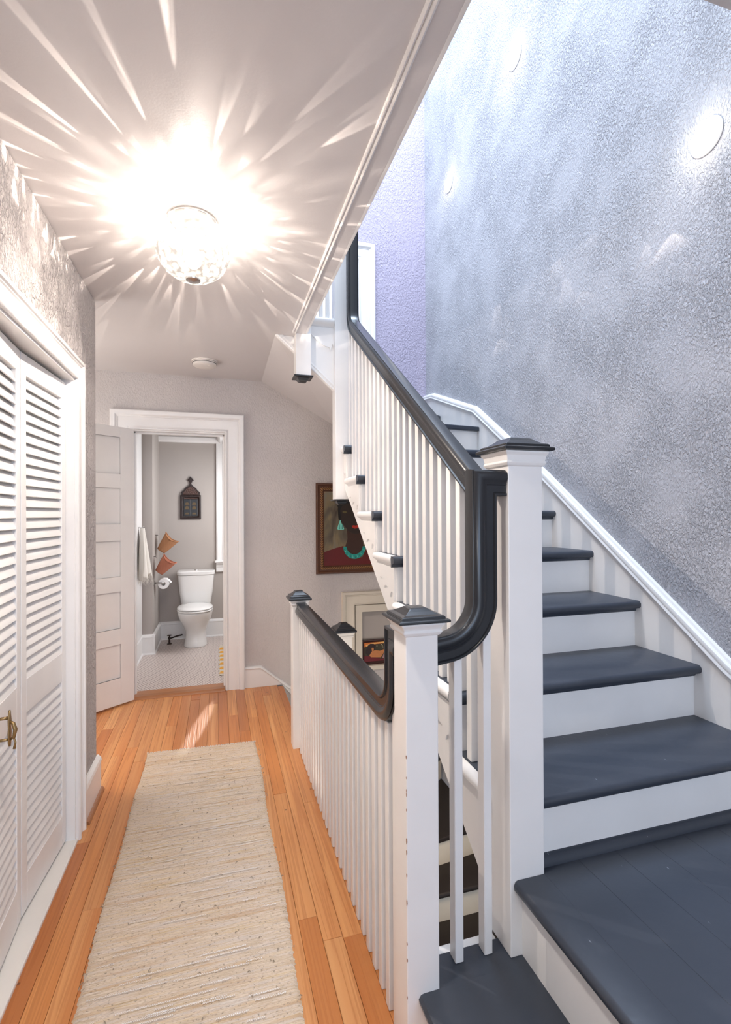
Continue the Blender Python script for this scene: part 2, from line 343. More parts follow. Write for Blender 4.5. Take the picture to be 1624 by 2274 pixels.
# boards, each its own mesh with a hairline joint
PL = {}
x = -.598 - .066*15
k = 0
rnd = random.Random(3)
while x < .50:
    x1 = min(x+.066, .505)
    if x1 - x < .02: break
    y = -1.7 + rnd.random()*.9 - .9; first = True
    yend = YF
    while y < yend:
        ln = rnd.choice((.8, 1.1, 1.5, 1.9, 2.3)); y1 = min(y+ln, yend)
        if y1-y < .25: y1 = yend
        a = max(y, -1.7)
        if x+.01 < XL - .0: a = max(a, YE-.10)
        if y1 > a+.05 and y1 > -1.7:
            g = .0005; dz = rnd.uniform(-.0006, .0006)
            w = x1-x
            hw = w/2-g; hl = (y1-a)/2-g
            bvz = .0008
            o = MB().rings([[(-hw,-hl,-.02),(hw,-hl,-.02),(hw,hl,-.02),(-hw,hl,-.02)],
                            [(-hw,-hl,-bvz),(hw,-hl,-bvz),(hw,hl,-bvz),(-hw,hl,-bvz)],
                            [(-hw+bvz,-hl+bvz,0),(hw-bvz,-hl+bvz,0),(hw-bvz,hl-bvz,0),(-hw+bvz,hl-bvz,0)]]).build('floorboard', M_wood, floor)
            o.location = ((x+x1)/2, (a+y1)/2, dz)
        y = y1
    x = x1

# ceiling: hall slab, slab in front of the well, strip left of the upper flight
ceiling = thing('ceiling', 'smooth pale grey hallway ceiling lit by the glass dome lamp', 'ceiling', kind='structure')
MB().box(-1.6, .504, -1.7, 3.05, ZC, UP).box(-1.6, .343, 3.05, YF, ZC, UP).box(.504, XR+.1, -1.7, .80, ZC, UP).build('ceiling_slab', M_ceil, ceiling)
tr = thing('trim_1', 'double-beaded white moulding along the hall ceiling edge of the stairwell', 'trim', kind='structure')
MB().sweep([(0,0),(.007,.002),(.009,.006),(.007,.010),(.003,.011),(.003,.013),(.009,.015),(.011,.020),(.008,.025),(0,.026)],
           [(.427,-1.7,ZC),(.427,2.954,ZC)], (0,0,-1)).build('bead', M_white, tr, smooth=True)
bx('fascia', M_white, tr, .504, .5175, .80, 2.954, ZC-.006, UP+.02, bevel=.002)
bx('band', M_ceil, tr, .452, .504, -1.7, 2.954, ZC-.006, ZC)

# left wall with the closet opening
wl = thing('wall_left', 'rough grey stucco wall above and beside the louvered closet', 'wall', kind='structure')
MB().box(XL-.14, XL, 2.40, YE, -.02, ZC).box(XL-.14, XL, .72, 2.40, 1.985, ZC).box(XL-.14, XL, -1.7, .72, -.02, ZC).build('plaster', M_wallL, wl, bevel=.006)
MB().box(-1.25, -1.23, .5, YE-.02, 0, ZC).box(-1.23, XL-.14, YE-.14, YE, 0, ZC).box(-1.25, XL-.14, .5, .52, 0, ZC).build('closet_lining', M_cream, wl)
# alcove behind, left of the bathroom door
bx('wall_alcove', M_wall, None, -1.72, -1.60, 2.5, YF+.15, -.02, ZC); tag(bpy.data.objects['wall_alcove'], 'grey end wall of the alcove behind the closet', 'wall', kind='structure')

# far wall
wf = thing('wall_far', 'warm grey stucco wall with the bathroom door and the portrait', 'wall', kind='structure')
DXL, DXR, DZ = -.632, .0624, 2.057
T = .15
NX0, NX1, NZ0, NZ1 = 1.125, 1.66, .045, .618
m_ = MB().box(-1.6, DXL, YF, YF+T, -.3, ZC+.3).box(DXL, DXR, YF, YF+T, DZ, ZC+.3).box(DXR, NX0, YF, YF+T, -2.9, 2.52)
m_.box(DXL, DXR, YF, YF+T, -.3, -.03)
m_.box(NX0, NX1, YF, YF+T, NZ1, 2.52).box(NX0, NX1, YF, YF+T, -2.9, NZ0).box(NX1, XR+.1, YF, YF+T, -2.9, 2.25)
m_.box(DXR, .343, YF, YF+T, 2.52, 2.79).build('plaster', M_wall, wf)
wu = thing('wall_back_upper', 'lilac stucco wall at the top of the stairs', 'wall', kind='structure')
WX0, WX1, WZ0, WZ1 = .60, 1.17, 2.95, 3.60
MB().box(-.6, WX0, YF, YF+T, 2.79, 5.6).box(.343, WX0, YF, YF+T, 2.52, 2.79).box(WX0, XR+.1, YF, YF+T, WZ1, 5.6).box(WX1, NX1, YF, YF+T, 2.52, WZ1).box(NX1, XR+.1, YF, YF+T, 2.25, WZ1).box(WX0, WX1, YF, YF+T, 2.52, WZ0).build('plaster', M_lilac, wu)
wr = bx('wall_right', M_wallR, None, XR, XR+.12, -1.7, YF+T, -2.9, 5.6)
tag(wr, 'tall trowelled grey-blue stucco wall beside the stairs with three round lights', 'wall', kind='structure')

# skirt on the right wall (stepped stair skirt with moulded cap)
sk = thing('baseboard_right', 'white sloping stair skirt board with moulded cap on the right wall', 'baseboard', kind='structure')
top = [(-1.7, .66), (1.06, .66), (1.362, .836), (2.40, 1.605), (3.205, 2.150), (3.942, 2.420), (YF, 2.440)]
MB().ext([(-1.7, .2)]+top+[(YF, 1.75), (1.2, .2)], 'X', XR-.022, XR).build('skirt', M_white, sk)
cap = [(0,-.012),(.024,-.012),(.027,0),(.033,.004),(.036,.012),(.032,.022),(.034,.028),(.030,.040),(.018,.044),(.014,.052),(0,.054)]
MB().sweep([(u, -v+.03) for u, v in cap], [(XR, y, z) for y, z in top], (-1,0,0)).build('skirt_cap', M_white, sk, smooth=True)

# skirting of the far wall, beginning to step down into the well
sf = thing('baseboard_far', 'white baseboard right of the bathroom door turning down the lower stairs', 'baseboard', kind='structure')
MB().ext([(.199, 0), (.199, .150), (.325, .150), (1.0, -.400), (1.0, -.6), (.5, 0)], 'Y', YF-.016, YF).build('board', M_white, sf, bevel=.002)
MB().sweep([(0,0),(.022,0),(.026,.006),(.022,.014),(.014,.018),(0,.02)], [(.199, YF, .150), (.325, YF, .150), (1.0, YF, -.400)], (0,-1,0)).build('cap', M_white, sf, smooth=True)
sl = thing('baseboard_left', 'short white baseboard at the end of the closet wall', 'baseboard', kind='structure')
MB().ext([(XL,0),(XL+.020,0),(XL+.020,.150),(XL+.024,.155),(XL+.020,.170),(XL+.008,.182),(XL,.182)], 'Y', 2.50, YE+.006).build('board', M_white, sl, bevel=.001)
MB().ext([(XL+.018,0),(XL+.036,0),(XL+.034,.010),(XL+.028,.017),(XL+.018,.020)], 'Y', 2.51, YE+.006).build('shoe_moulding', M_oak, sl, smooth=True)

# casing profile (u out of wall, v outward from opening)
CAS = [(0,0),(.012,0),(.020,.004),(.022,.012),(.016,.018),(.014,.024),(.018,.030),(.018,.094),(.022,.098),(.020,.104),(.026,.110),(.032,.116),(.034,.130),(.034,.142),(.028,.148),(0,.148)]
# bathroom doorway: door_1
d1 = thing('door_1', 'open white five-panel bathroom door in its moulded casing', 'door', kind='structure')
MB().sweep(CAS, [(DXL+.004, YF, 0), (DXL+.004, YF, DZ-.004), (DXR-.008, YF, DZ-.004), (DXR-.008, YF, 0)], (0,-1,0)).build('casing', M_white, d1, smooth=True)
MB().box(DXR-.012, DXR, YF-.004, YF+T+.004, 0, DZ).box(DXL, DXL+.012, YF-.004, YF+T+.004, 0, DZ).box(DXL, DXR, YF-.004, YF+T+.004, DZ-.012, DZ).build('jamb', M_white, d1, bevel=.002)
MB().box(DXR-.024, DXR-.012, YF+.05, YF+.09, 0, DZ-.012).box(DXL+.012, DXL+.024, YF+.05, YF+.09, 0, DZ-.012).box(DXL+.012, DXR-.012, YF+.05, YF+.09, DZ-.024, DZ-.012).build('door_stop', M_white, d1, bevel=.002)
MB().ext([(YF-.035,0),(YF-.03,.010),(YF-.01,.018),(YF+.12,.018),(YF+.14,.010),(YF+.15,0)], 'X', DXL+.012, DXR-.012).build('saddle', M_oak, d1)
LW, LH = .685, 2.035
leaf = bpy.data.objects.new('door_leaf', None)
pz = [(.194,.441),(.556,.826),(.935,1.199),(1.321,1.585),(1.688,1.959)]
st = .105
m_ = MB().box(0, st, -.018, .018, 0, LH).box(LW-st, LW, -.018, .018, 0, LH)
zs = [0]+[v for p in pz for v in p]+[LH]
for i in range(0, len(zs), 2): m_.box(st, LW-st, -.018, .018, zs[i], zs[i+1])
ang = math.atan2(-.172, -.2065)
lf = m_.build('door_leaf', M_white, d1, bevel=.002); lf.location = (-.618, 4.085, .014); lf.rotation_euler = (0,0,ang)
for a, b_ in pz:
    o = MB().box(st-.006, LW-st+.006, -.005, .005, a-.006, b_+.006).build('panel', M_white, lf)
    for s_ in (-1, 1):
        MB().sweep([(0,0),(.012,0),(.009,.006),(.003,.010),(0,.012)], [(st, s_*.006, a), (LW-st, s_*.006, a), (LW-st, s_*.006, b_), (st, s_*.006, b_)] if s_ > 0 else [(st, s_*.006, a), (st, s_*.006, b_), (LW-st, s_*.006, b_), (LW-st, s_*.006, a)], (0, s_, 0), cyclic=True).build('panel_moulding', M_white, lf)
for zz in (.25, 1.05, 1.85):
    MB().lathe([(.006,-.045),(.006,.045)], (-.004, 0, zz), 10, cap=True).build('hinge', M_white, lf)

# ---- closet opening: door_2 with bifold louvered leaves
d2 = thing('door_2', 'white louvered bifold closet doors in a moulded casing', 'door', kind='structure')
CAS2 = [(0,0),(.016,0),(.022,.005),(.024,.014),(.018,.020),(.016,.026),(.016,.062),(.020,.066),(.020,.070),(.026,.074),(.028,.082),(.026,.088),(.020,.092),(0,.092)]
MB().sweep(CAS2, [(XL, .735, 0), (XL, .735, 1.990), (XL, 2.405, 1.990), (XL, 2.405, 0)], (1,0,0)).build('casing', M_white, d2, smooth=True)
MB().box(XL-.14, XL+.006, 2.395, 2.408, 0, 1.99).box(XL-.14, XL+.006, .722, .735, 0, 1.99).box(XL-.14, XL+.006, .722, 2.408, 1.980, 1.995).build('jamb', M_white, d2, bevel=.002)
MB().box(XL-.14, XL+.015, .735, 2.42, -.004, .012).build('threshold', M_whitew, d2, bevel=.004)
slat_me = None
def leafmesh(nm, y0, y1, X0, X1):
    """one folding leaf between two plan points (X,Y)"""
    global slat_me
    dx, dy = X1-X0, y1-y0; ln = math.hypot(dx, dy); a = math.atan2(dy, dx)
    w = ln-.004; s = .042; th = .014; h = 1.945
    m_ = MB().box(0, s, -th, th, 0, h).box(w-s, w, -th, th, 0, h)
    ops = [(.125, .685), (.805, 1.870)]
    m_.box(s, w-s, -th, th, 0, ops[0][0]).box(s, w-s, -th, th, ops[0][1], ops[1][0]).box(s, w-s, -th, th, ops[1][1], h)
    o = m_.build('door_leaf', M_white, d2, bevel=.0025); o.location = (X0, y0, .022); o.rotation_euler = (0, 0, a)
    for z0, z1 in ops:
        n = round((z1-z0)/.038); p = (z1-z0)/n
        for i in range(n):
            if slat_me is None:
                me_o = MB().ext([(-.0115,.0225),(-.008,.0255),(-.004,.023),(.0125,-.020),(.013,-.0235),(.010,-.0255),(.006,-.023)], 'X', s-.004, w-s+.004).build('slat', M_white, o, smooth=True)
                slat_me = me_o.data; so = me_o
            else:
                so = lk(bpy.data.objects.new('slat', slat_me), o)
            so.location = (0, 0, z0+p*(i+.5))
    return o
# plan points: leaves run from far jamb to near jamb; +y side of local frame must face the hall
pts = [(-.650, 1.968), (-.623, 2.392)]
lv1 = leafmesh('a', 2.392, 1.970, -.638, -.664)
lv2 = leafmesh('b', 1.966, 1.552, -.664, -.638)
lv3 = leafmesh('c', 1.548, 1.150, -.638, -.650)
lv4 = leafmesh('d', 1.146, .740, -.650, -.638)
# brass latch on the rail of the second leaf
lt = MB(); K = .46; LC = Vector((-.598, 1.700, .775))
def lq(l): return [LC+Vector((x_*K, y_*K, z_*K)) for x_, y_, z_ in l]
lt.tube(lq([(-.06,0,.062),(.012,0,.066)]), .008*K*1.3, 8)
lt.rings([lq([(.012,-w_,z_),(.022,-w_,z_),(.022,w_,z_),(.012,w_,z_)]) for w_, z_ in ((.006,-.115),(.016,-.09),(.020,-.03),(.014,.0),(.019,.05),(.010,.09),(.004,.115))])
lt.tube(lq([(.018,0,.045),(.040,-.006,.03),(.052,-.008,-.01),(.042,-.006,-.06),(.016,-.003,-.075)]), [.007*K,.011*K,.013*K,.010*K,.006*K], 8)
lt.tube(lq([(.040,-.006,-.055),(.052,-.008,-.09),(.046,-.010,-.13)]), [.006*K,.006*K,.009*K], 8)
lt.tube(lq([(-.06,0,-.075),(.018,0,-.072)]), .007*K*1.3, 8)
o = lt.build('door_latch', M_brass, None, smooth='all')
o.parent = lv2; o.matrix_parent_inverse = (Matrix.Translation(lv2.location) @ lv2.rotation_euler.to_matrix().to_4x4()).inverted()

# ---- niche low on the far wall: window_2
w2 = thing('window_2', 'cream framed niche low on the far wall beside the lower newel', 'window', kind='structure')
MB().sweep([(0,0),(.010,0),(.016,.006),(.018,.014),(.014,.020),(.014,.075),(.020,.080),(.020,.086),(.028,.092),(.030,.112),(0,.116)],
           [(NX0, YF, -.30), (NX0, YF, NZ1), (NX1, YF, NZ1), (NX1, YF, -.30)], (0,-1,0)).build('casing', M_cream, w2, smooth=True)
MB().sweep([(0,0),(.004,0),(.004,.060),(-.030,.060),(-.030,.0)], [(NX0+.068, YF, NZ0-.3), (NX0+.068, YF, NZ1-.066), (NX1-.068, YF, NZ1-.066), (NX1-.068, YF, NZ0-.3)], (0,-1,0)).build('inner_frame', M_cream, w2, bevel=.002)
bx('back_panel', M_bathw, w2, NX0, NX1, YF+.06, YF+.075, -.3, NZ1)
bx('sill', M_cream, w2, NX0+.066, NX1-.066, YF-.012, YF+.06, .045, .082, bevel=.004)
bx('lower_panel', M_bathw, w2, NX0+.06, NX1-.06, YF+.004, YF+.02, -.3, .045)

# ---- upstairs window beside the stairs: window_3
w3 = thing('window_3', 'white casing of the window on the lilac upper wall', 'window', kind='structure')
MB().sweep(CAS, [(WX0, YF, WZ0), (WX0, YF, WZ1), (WX1, YF, WZ1), (WX1, YF, WZ0)], (0,-1,0), cyclic=True).build('casing', M_white, w3, smooth=True)
MB().sweep([(0,0),(-.03,0),(-.03,-.05),(-.004,-.05),(0,-.045)], [(WX0, YF, WZ0), (WX0, YF, WZ1), (WX1, YF, WZ1), (WX1, YF, WZ0)], (0,-1,0), cyclic=True).build('sash', M_white, w3)
M_glassf, nt_, b = mat('frosted_daylit_glass'); b.inputs['Base Color'].default_value = (.8,.85,.9,1); b.inputs['Emission Color'].default_value = (.88,.94,1,1); b.inputs['Emission Strength'].default_value = .9; b.inputs['Roughness'].default_value = .3
bx('pane', M_glassf, w3, WX0, WX1, YF+.05, YF+.056, WZ0, WZ1)
bx('casement_latch', M_pipe, w3, WX1-.06, WX1-.05, YF+.0, YF+.012, WZ1-.13, WZ1-.09)

# ---------------------------------------------------------------- bathroom shell
BY = 6.0
bt = thing('floor_bathroom', 'small round penny tile floor of the bathroom', 'floor', kind='structure')
bx('tile_bed', M_penny, bt, -.78, .75, YF+.10, BY, -.03, .0)
bw = thing('wall_bathroom', 'taupe painted walls of the small bathroom', 'wall', kind='structure')
MB().box(-.90, .75, BY, BY+.1, -.05, 2.6).box(-.90, -.75, YF+T, BY, -.05, 2.6).box(.70, .80, YF+T, BY, -.05, 2.6).build('plaster', M_bathw, bw)
bx('chase', M_bathw, bw, -.752, -.636, 5.41, BY, 0, 2.6)
bx('bulkhead', M_bathw, bw, .05, .70, 4.9, BY, 2.29, 2.6)
bc = bx('ceiling_bathroom', M_ceil, None, -.90, .80, YF+T, BY+.1, 2.6, 2.7); tag(bc, 'flat ceiling of the small bathroom', 'ceiling', kind='structure')
tb = thing('trim_2', 'white picture rail high on the bathroom walls', 'trim', kind='structure')
MB().sweep([(0,0),(.03,0),(.05,.02),(.055,.055),(.045,.07),(0,.07)], [(-.636, BY, 2.222), (.05, BY, 2.222)], (0,-1,0)).build('rail', M_white, tb)
MB().sweep([(0,0),(.03,0),(.05,.02),(.055,.055),(.045,.07),(0,.07)], [(.05, BY-.05, 2.222), (.05, 4.9, 2.222)], (-1,0,0)).build('rail', M_white, tb)
bb = thing('baseboard_bathroom', 'tall white baseboard around the bathroom', 'baseboard', kind='structure')
BP = [(0,0),(.016,0),(.016,.165),(.020,.170),(.018,.182),(.010,.195),(0,.2)]
BPs = [(0,0),(.030,0),(.028,.010),(.018,.016),(.018,.165),(.022,.170),(.020,.182),(.010,.195),(0,.2)]
def bboard(p0, p1, S):
    a, b_ = Vector(p0+(0,)), Vector(p1+(0,)); S = Vector(S+(0,))
    if S.cross((b_-a).normalized()).z < 0: a, b_ = b_, a
    MB().sweep(BPs, [a, b_], S).build('board', M_white, bb, bevel=.001)
bboard((-.75, 4.30), (-.75, 5.41), (1,0)); bboard((-.75, 5.41), (-.614, 5.41), (0,-1)); bboard((-.636, 5.39), (-.636, BY), (1,0)); bboard((-.636, BY), (.70, BY), (0,-1))
d4 = thing('door_3', 'white linen closet door with casing on the bathroom side wall', 'door', kind='structure')
bx('casing', M_white, d4, -.75, -.728, 5.00, 5.36, .20, 2.5, bevel=.004)
bx('door_leaf', M_white, d4, -.75, -.738, 4.32, 5.00, .20, 2.3, bevel=.004)
for zz in (.5, 1.85): bx('hinge', M_chrome, d4, -.730, -.722, 4.985, 5.005, zz, zz+.09)
w1 = thing('window_1', 'white moulded casing and stool of the bathroom window', 'window', kind='structure')
MB().ext([(-.020,BY),(-.020,BY-.03),(-.005,BY-.036),(0,BY-.030),(.015,BY-.03),(.02,BY-.026),(.045,BY-.026),(.05,BY-.032),(.07,BY-.036),(.09,BY-.03),(.105,BY-.03),(.105,BY)], 'Z', .872, 2.224).build('casing', M_white, w1)
bx('stool', M_white, w1, -.040, .62, BY-.075, BY, .850, .874, bevel=.008)
MB().ext([(BY,.850),(BY-.058,.850),(BY-.055,.835),(BY-.040,.82),(BY-.036,.80),(BY-.03,.795),(BY-.03,.745),(BY,.735)], 'X', -.022, .60).build('apron', M_white, w1)
bx('sash', M_white, w1, .105, .60, BY-.02, BY, .874, 2.2)

# ================================================================ STAIRCASES
NOSE = [(0,0),(-.004,.006),(-.004,.018),(0,.026),(.008,.030)]   # (depth, z) of the rounded nosing, z from underside
def tread_prof(y0, y1, zt):
    return [(y0+.034, zt-.050), (y0+.026, zt-.046), (y0+.022, zt-.036), (y0+.012, zt-.032), (y0+.004, zt-.031),
            (y0-.001, zt-.024), (y0-.002, zt-.012), (y0+.003, zt-.004), (y0+.010, zt), (y1, zt), (y1, zt-.030), (y0+.034, zt-.030)]
def staircase(dz, label, mt, wm, lower=False):
    st = thing('staircase', label, 'staircase', (0,0,dz))
    # straight treads and risers
    for k in range(7):
        yn, zt = Y0+RUN*k, Z0+RISE*k
        y1 = yn+RUN+.036
        xt = .858 if k == 0 else XS+.004
        m_ = MB().ext(tread_prof(yn, y1, zt), 'X', xt, XR-.020)
        if k == 0: m_.box(XS+.004, .858, 1.2785, y1, zt-.03, zt)
        if k: m_.ext([(yn+.034, zt-.050), (yn+.026, zt-.046), (yn+.022, zt-.036), (yn+.012, zt-.032), (yn+.004, zt-.031), (yn-.001, zt-.024), (yn-.002, zt-.012), (yn+.003, zt-.004), (yn+.010, zt), (yn+.036, zt)], 'X', XS-.026, XS+.004)
        m_.build('tread', mt, st, smooth=True)
        # white return nosing with cove on the open side
        if k > 0 or True:
            xx = XS-.026
            ys = yn+.037 if k else 1.2785
            MB().ext([(xx+.034, zt-.050), (xx+.024, zt-.050), (xx+.022, zt-.042), (xx+.012, zt-.034), (xx+.004, zt-.031), (xx-.001, zt-.024), (xx-.002, zt-.012), (xx+.003, zt-.004), (xx+.010, zt+.0005), (xx+.029, zt+.0005), (xx+.029, zt-.030), (xx+.034, zt-.030)],
                     'Y', ys, y1-.018).build('return_nosing', wm, st, smooth=True)
        zb = (zt-RISE) if k else ZP
        bx('riser', wm, st, XS+.006 if k else .858, XR-.020, yn+.032, yn+.046, zb-.01, zt-.031)
        # scrolled bracket
        br = [(.0,0),(.0,-.150),(.012,-.150),(.020,-.120),(.034,-.112),(.048,-.122),(.056,-.140),(.064,-.116),(.084,-.100),(.110,-.094),(.132,-.098),(.144,-.110),(.150,-.084),(.164,-.070),(.186,-.062),(.206,-.066),(.214,-.050),(.236,-.040),(.252,-.020),(.262,0)]
        if k: MB().ext([(yn+.044+a, zt-.050+b_) for a, b_ in br], 'X', XS-.008, XS+.001).build('bracket', wm, st, bevel=.0015)
    MB().ext([(Y0+.030, ZP+.0),(Y0+.032,ZP+.028),(Y0+.024,ZP+.026),(Y0+.016,ZP+.018),(Y0+.012,ZP+.0)], 'X', .857, XR-.020).build('shoe_moulding', mt, st, smooth=True)
    # stringer with sawtooth top
    saw = []
    for k in range(7):
        yn, zt = Y0+RUN*k+.034, Z0+RISE*k-.032
        saw += [(yn, zt-RISE), (yn, zt)]
    saw[0] = (1.2785, .30); saw[1] = (1.2785, saw[1][1])
    sp = saw+[(3.05, saw[-1][1]), (3.05, 1.60), (2.858, 1.464), (1.297, .285), (1.2785, .271)]
    MB().ext(sp, 'X', XS, XS+.026).build('stringer', wm, st)
    # soffit of the straight flight
    MB().ext([(1.297,.285),(2.858,1.464),(3.05,1.60),(3.05,1.62),(2.858,1.484),(1.297,.305)], 'X', XS+.026, XR).build('soffit', wm, st)
    # winders round the corner newel
    P = (XS+.03, 3.03)
    c = (XR-.02, YF-.01)
    ends = [(XR-.02, 3.165), (XR-.02, 3.80), (1.45, YF-.01), (.84, YF-.01)]
    for i in range(3):
        k = 7+i; zt = Z0+RISE*k; e0, e1 = ends[i], ends[i+1]
        poly = [P, e0]
        if e0[0] == c[0] and e1[1] == c[1]: poly.append(c)
        poly += [(e1[0]+(.0 if i == 2 else .0), e1[1]), P] if False else [e1]
        def off(pt, q, d):   # small shift of nosing edge forward
            v = Vector((q[0]-pt[0], q[1]-pt[1])).normalized(); nrm = Vector((v.y, -v.x)); return nrm*d
        o_ = off(P, e0, .03)
        pl = [(P[0]+o_.x, P[1]+o_.y), (min(e0[0]+o_.x, c[0]), e0[1]+o_.y)] + poly[1:]+[P]
        MB().ext(pl, 'Z', zt-.032, zt).build('tread', mt, st, bevel=.008, seg=3)
        v = Vector((e0[0]-P[0], e0[1]-P[1], 0)); L_ = v.length; a = math.atan2(v.y, v.x)
        ro = MB().box(0, L_, 0, .014, zt-RISE, zt-.03).build('riser', wm, st); ro.location = (P[0], P[1], 0); ro.rotation_euler = (0,0,a)
    # last tread before the upper floor and its riser, plus the landing riser
    k = 10; zt = Z0+RISE*k
    MB().box(.515, XS+.02, 3.02, YF-.01, zt-.032, zt).build('tread', mt, st, bevel=.008, seg=3)
    bx('riser', wm, st, XS+.02, XS+.034, 3.08, YF-.01, zt-RISE, zt-.03)
    bx('riser', wm, st, .502, .516, 3.06, YF-.01, zt-.01, UP-.03)
    # front stringer of the short upper flight, white tread return, scalloped bracket
    fz = lambda x_: 2.490-(x_-.335)*.880
    MB().ext([(.335, 2.490), (.70, fz(.70)), (.80, 2.10), (.80, 2.60), (.50, 2.60), (.50, 2.79), (.335, 2.79)], 'Y', 3.030, 3.050).build('stringer', wm, st)
    MB().sweep([(0,0),(.010,0),(.012,.008),(.006,.012),(.006,.018),(.010,.022),(.008,.030),(0,.032)], [(.335, 3.030, 2.492), (.72, 3.030, fz(.72)+.002)], (0,-1,0)).build('stringer_bead', wm, st, smooth=True)
    MB().ext([(3.062, zt-.056), (3.028, zt-.056), (3.024, zt-.046), (3.012, zt-.038), (3.004, zt-.034), (2.998, zt-.026), (2.997, zt-.012), (3.002, zt-.004), (3.010, zt+.001), (3.062, zt+.001)], 'X', .535, .72).build('return_nosing', wm, st, smooth=True)
    sc = [(.540,0)]
    for i in range(0, 9): sc.append((.540+.016*i, -.035-.085*math.sin(math.pi*.5*i/8)))
    sc += [(.675,-.145),(.684,-.12),(.690,-.10),(.698,-.125),(.715,-.135),(.72,-.12),(.72,0)]
    MB().ext([(a, zt-.056+b_) for a, b_ in sc], 'Y', 3.022, 3.031).build('bracket', wm, st, bevel=.0012)
    # plastered soffit under the upper flight (slightly warped)
    a0, a1 = (.335, 3.050, 2.49), (.343, YF, 2.49); b0, b1 = (.80, 3.050, 2.085), (.962, YF, 2.150); c0, c1 = (1.3, 3.05, 1.90), (1.75, YF, 1.75)
    up_ = [(x_, y_, z_+.06) for x_, y_, z_ in (a0, a1, b0, b1, c0, c1)]
    MB().add([a0,a1,b0,b1,c0,c1]+up_, [(0,1,3,2),(2,3,5,4),(6,8,9,7),(8,10,11,9),(0,2,8,6),(2,4,10,8),(1,7,9,3),(3,9,11,5),(0,6,7,1),(4,5,11,10)]).build('soffit_plaster', M_ceil, st)
    return st
stu = staircase(0, 'white staircase with black treads rising along the stucco wall', M_black, M_white)
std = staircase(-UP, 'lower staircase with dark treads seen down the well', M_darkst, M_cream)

# first step and landing platform
plat = thing('landing_platform', 'slate black painted landing boards at the foot of the upper stairs', 'landing')
xb = .761; pr = random.Random(5)
first = True
while xb < XR-.025:
    w = .095 if first else .128
    x1 = min(xb+w, XR-.022)
    if XR-.022-x1 < .03: x1 = XR-.022
    if first:
        MB().ext([(xb+.006, ZP-.032), (xb, ZP-.024), (xb-.001, ZP-.012), (xb+.004, ZP-.003), (xb+.010, ZP), (x1-.0006, ZP), (x1-.0006, ZP-.032)], 'Y', -1.4, 1.170).build('floorboard', M_black, plat, smooth=True)
        MB().box(.858, x1-.0006, 1.1705, Y0+.034, ZP-.032, ZP).build('floorboard', M_black, plat)
        first = False
    else:
        MB().box(xb, x1-.0006, -1.4, Y0+.034, ZP-.032, ZP-.0004*pr.random()).build('floorboard', M_black, plat, bevel=.0006, seg=1)
    xb = x1
bx('riser', M_white, plat, .786, .800, -1.4, 1.18, ZS, ZP-.031)
step = thing('step', 'lowest black step in front of the two newel posts', 'step')
MB().ext([(.484, ZS-.030), (.476, ZS-.022), (.474, ZS-.011), (.480, ZS-.002), (.488, ZS), (.79, ZS), (.79, ZS-.032)], 'Y', -1.4, 1.149).build('tread', M_black, step, smooth=True)
MB().box(.531, .790, 1.149, 1.238, ZS-.032, ZS).build('tread', M_black, step)
bx('riser', M_white, step, .500, .514, -1.4, 1.149, 0, ZS-.031)
bx('back_trim', M_white, step, .531, .749, 1.238, 1.268, ZS-.30, ZS-.004, bevel=.004)

# ================================================================ NEWELS
def newel(label, x0, x1, y0, y1, z0, z1, capz=1.0, caph=.025, group=None, top=True, drop=False, neck=.034, m=M_white, mc=M_rail):
    cx, cy, h = (x0+x1)/2, (y0+y1)/2, (x1-x0)/2
    t = thing('newel_post', label, 'newel post', (cx, cy, z0), group=group or 'white newel posts of the stairwell')
    H = z1-z0
    s = MB().box(-h, h, -(y1-y0)/2, (y1-y0)/2, 0, H).build('shaft', m, t, bevel=.0025)
    if top:
        MB().squares([(h+.001, H-neck), (h+.005, H-neck+.003), (h+.009, H-neck+.010), (h+.006, H-neck+.016), (h+.009, H-.012), (h+.014, H-.005), (h+.014, H)], 0, 0).build('neck_moulding', m, t, bevel=.001, seg=1)
        g = h+caph
        MB().squares([(h_, H+dz_*capz) for h_, dz_ in ((g-.006, 0), (g, .003), (g, .012), (g-.004, .015), (g-.010, .016), (g-.010, .024), (g-.013, .027),
                      (g-.024, .031), (g-.036, .041), (g-.044, .050), (g-.050, .0535), (0.002, .055))], 0, 0).build('cap', mc, t, bevel=.0015, seg=2)
    if drop:
        g = h+.012
        MB().squares([(.004, -.034), (h*.45, -.032), (h*.62, -.024), (h*.8, -.012), (g, -.008), (g, 0.0)], 0, 0).build('drop_cap', mc, t, bevel=.0015)
    return t
nn = newel('chipped white newel post with black cap standing beside the lowest step', .444, .531, 1.149, 1.236, 0, 1.128, capz=.62)
fn = newel('white newel post with black cap at the far end of the hall railing', .425, .512, 2.965, 3.052, -.32, .885)
bn = newel('tallest white newel post with black cap at the foot of the upper stairs', .750, .857, 1.171, 1.278, ZS, 1.570, neck=.042, capz=.75)
ln = newel('lower newel post with black cap showing behind the hall railing', .720, .810, 3.03, 3.12, -1.33, .655, m=M_whitew)
tn = newel('slim white newel at the head of the stairs hanging below the stringer', .697, .782, 2.985, 3.070, 1.492, 3.5, drop=True)
un = newel('short white drop newel hanging from the ceiling edge with black foot', .450, .541, 2.955, 3.046, 2.236, 3.7, drop=True)
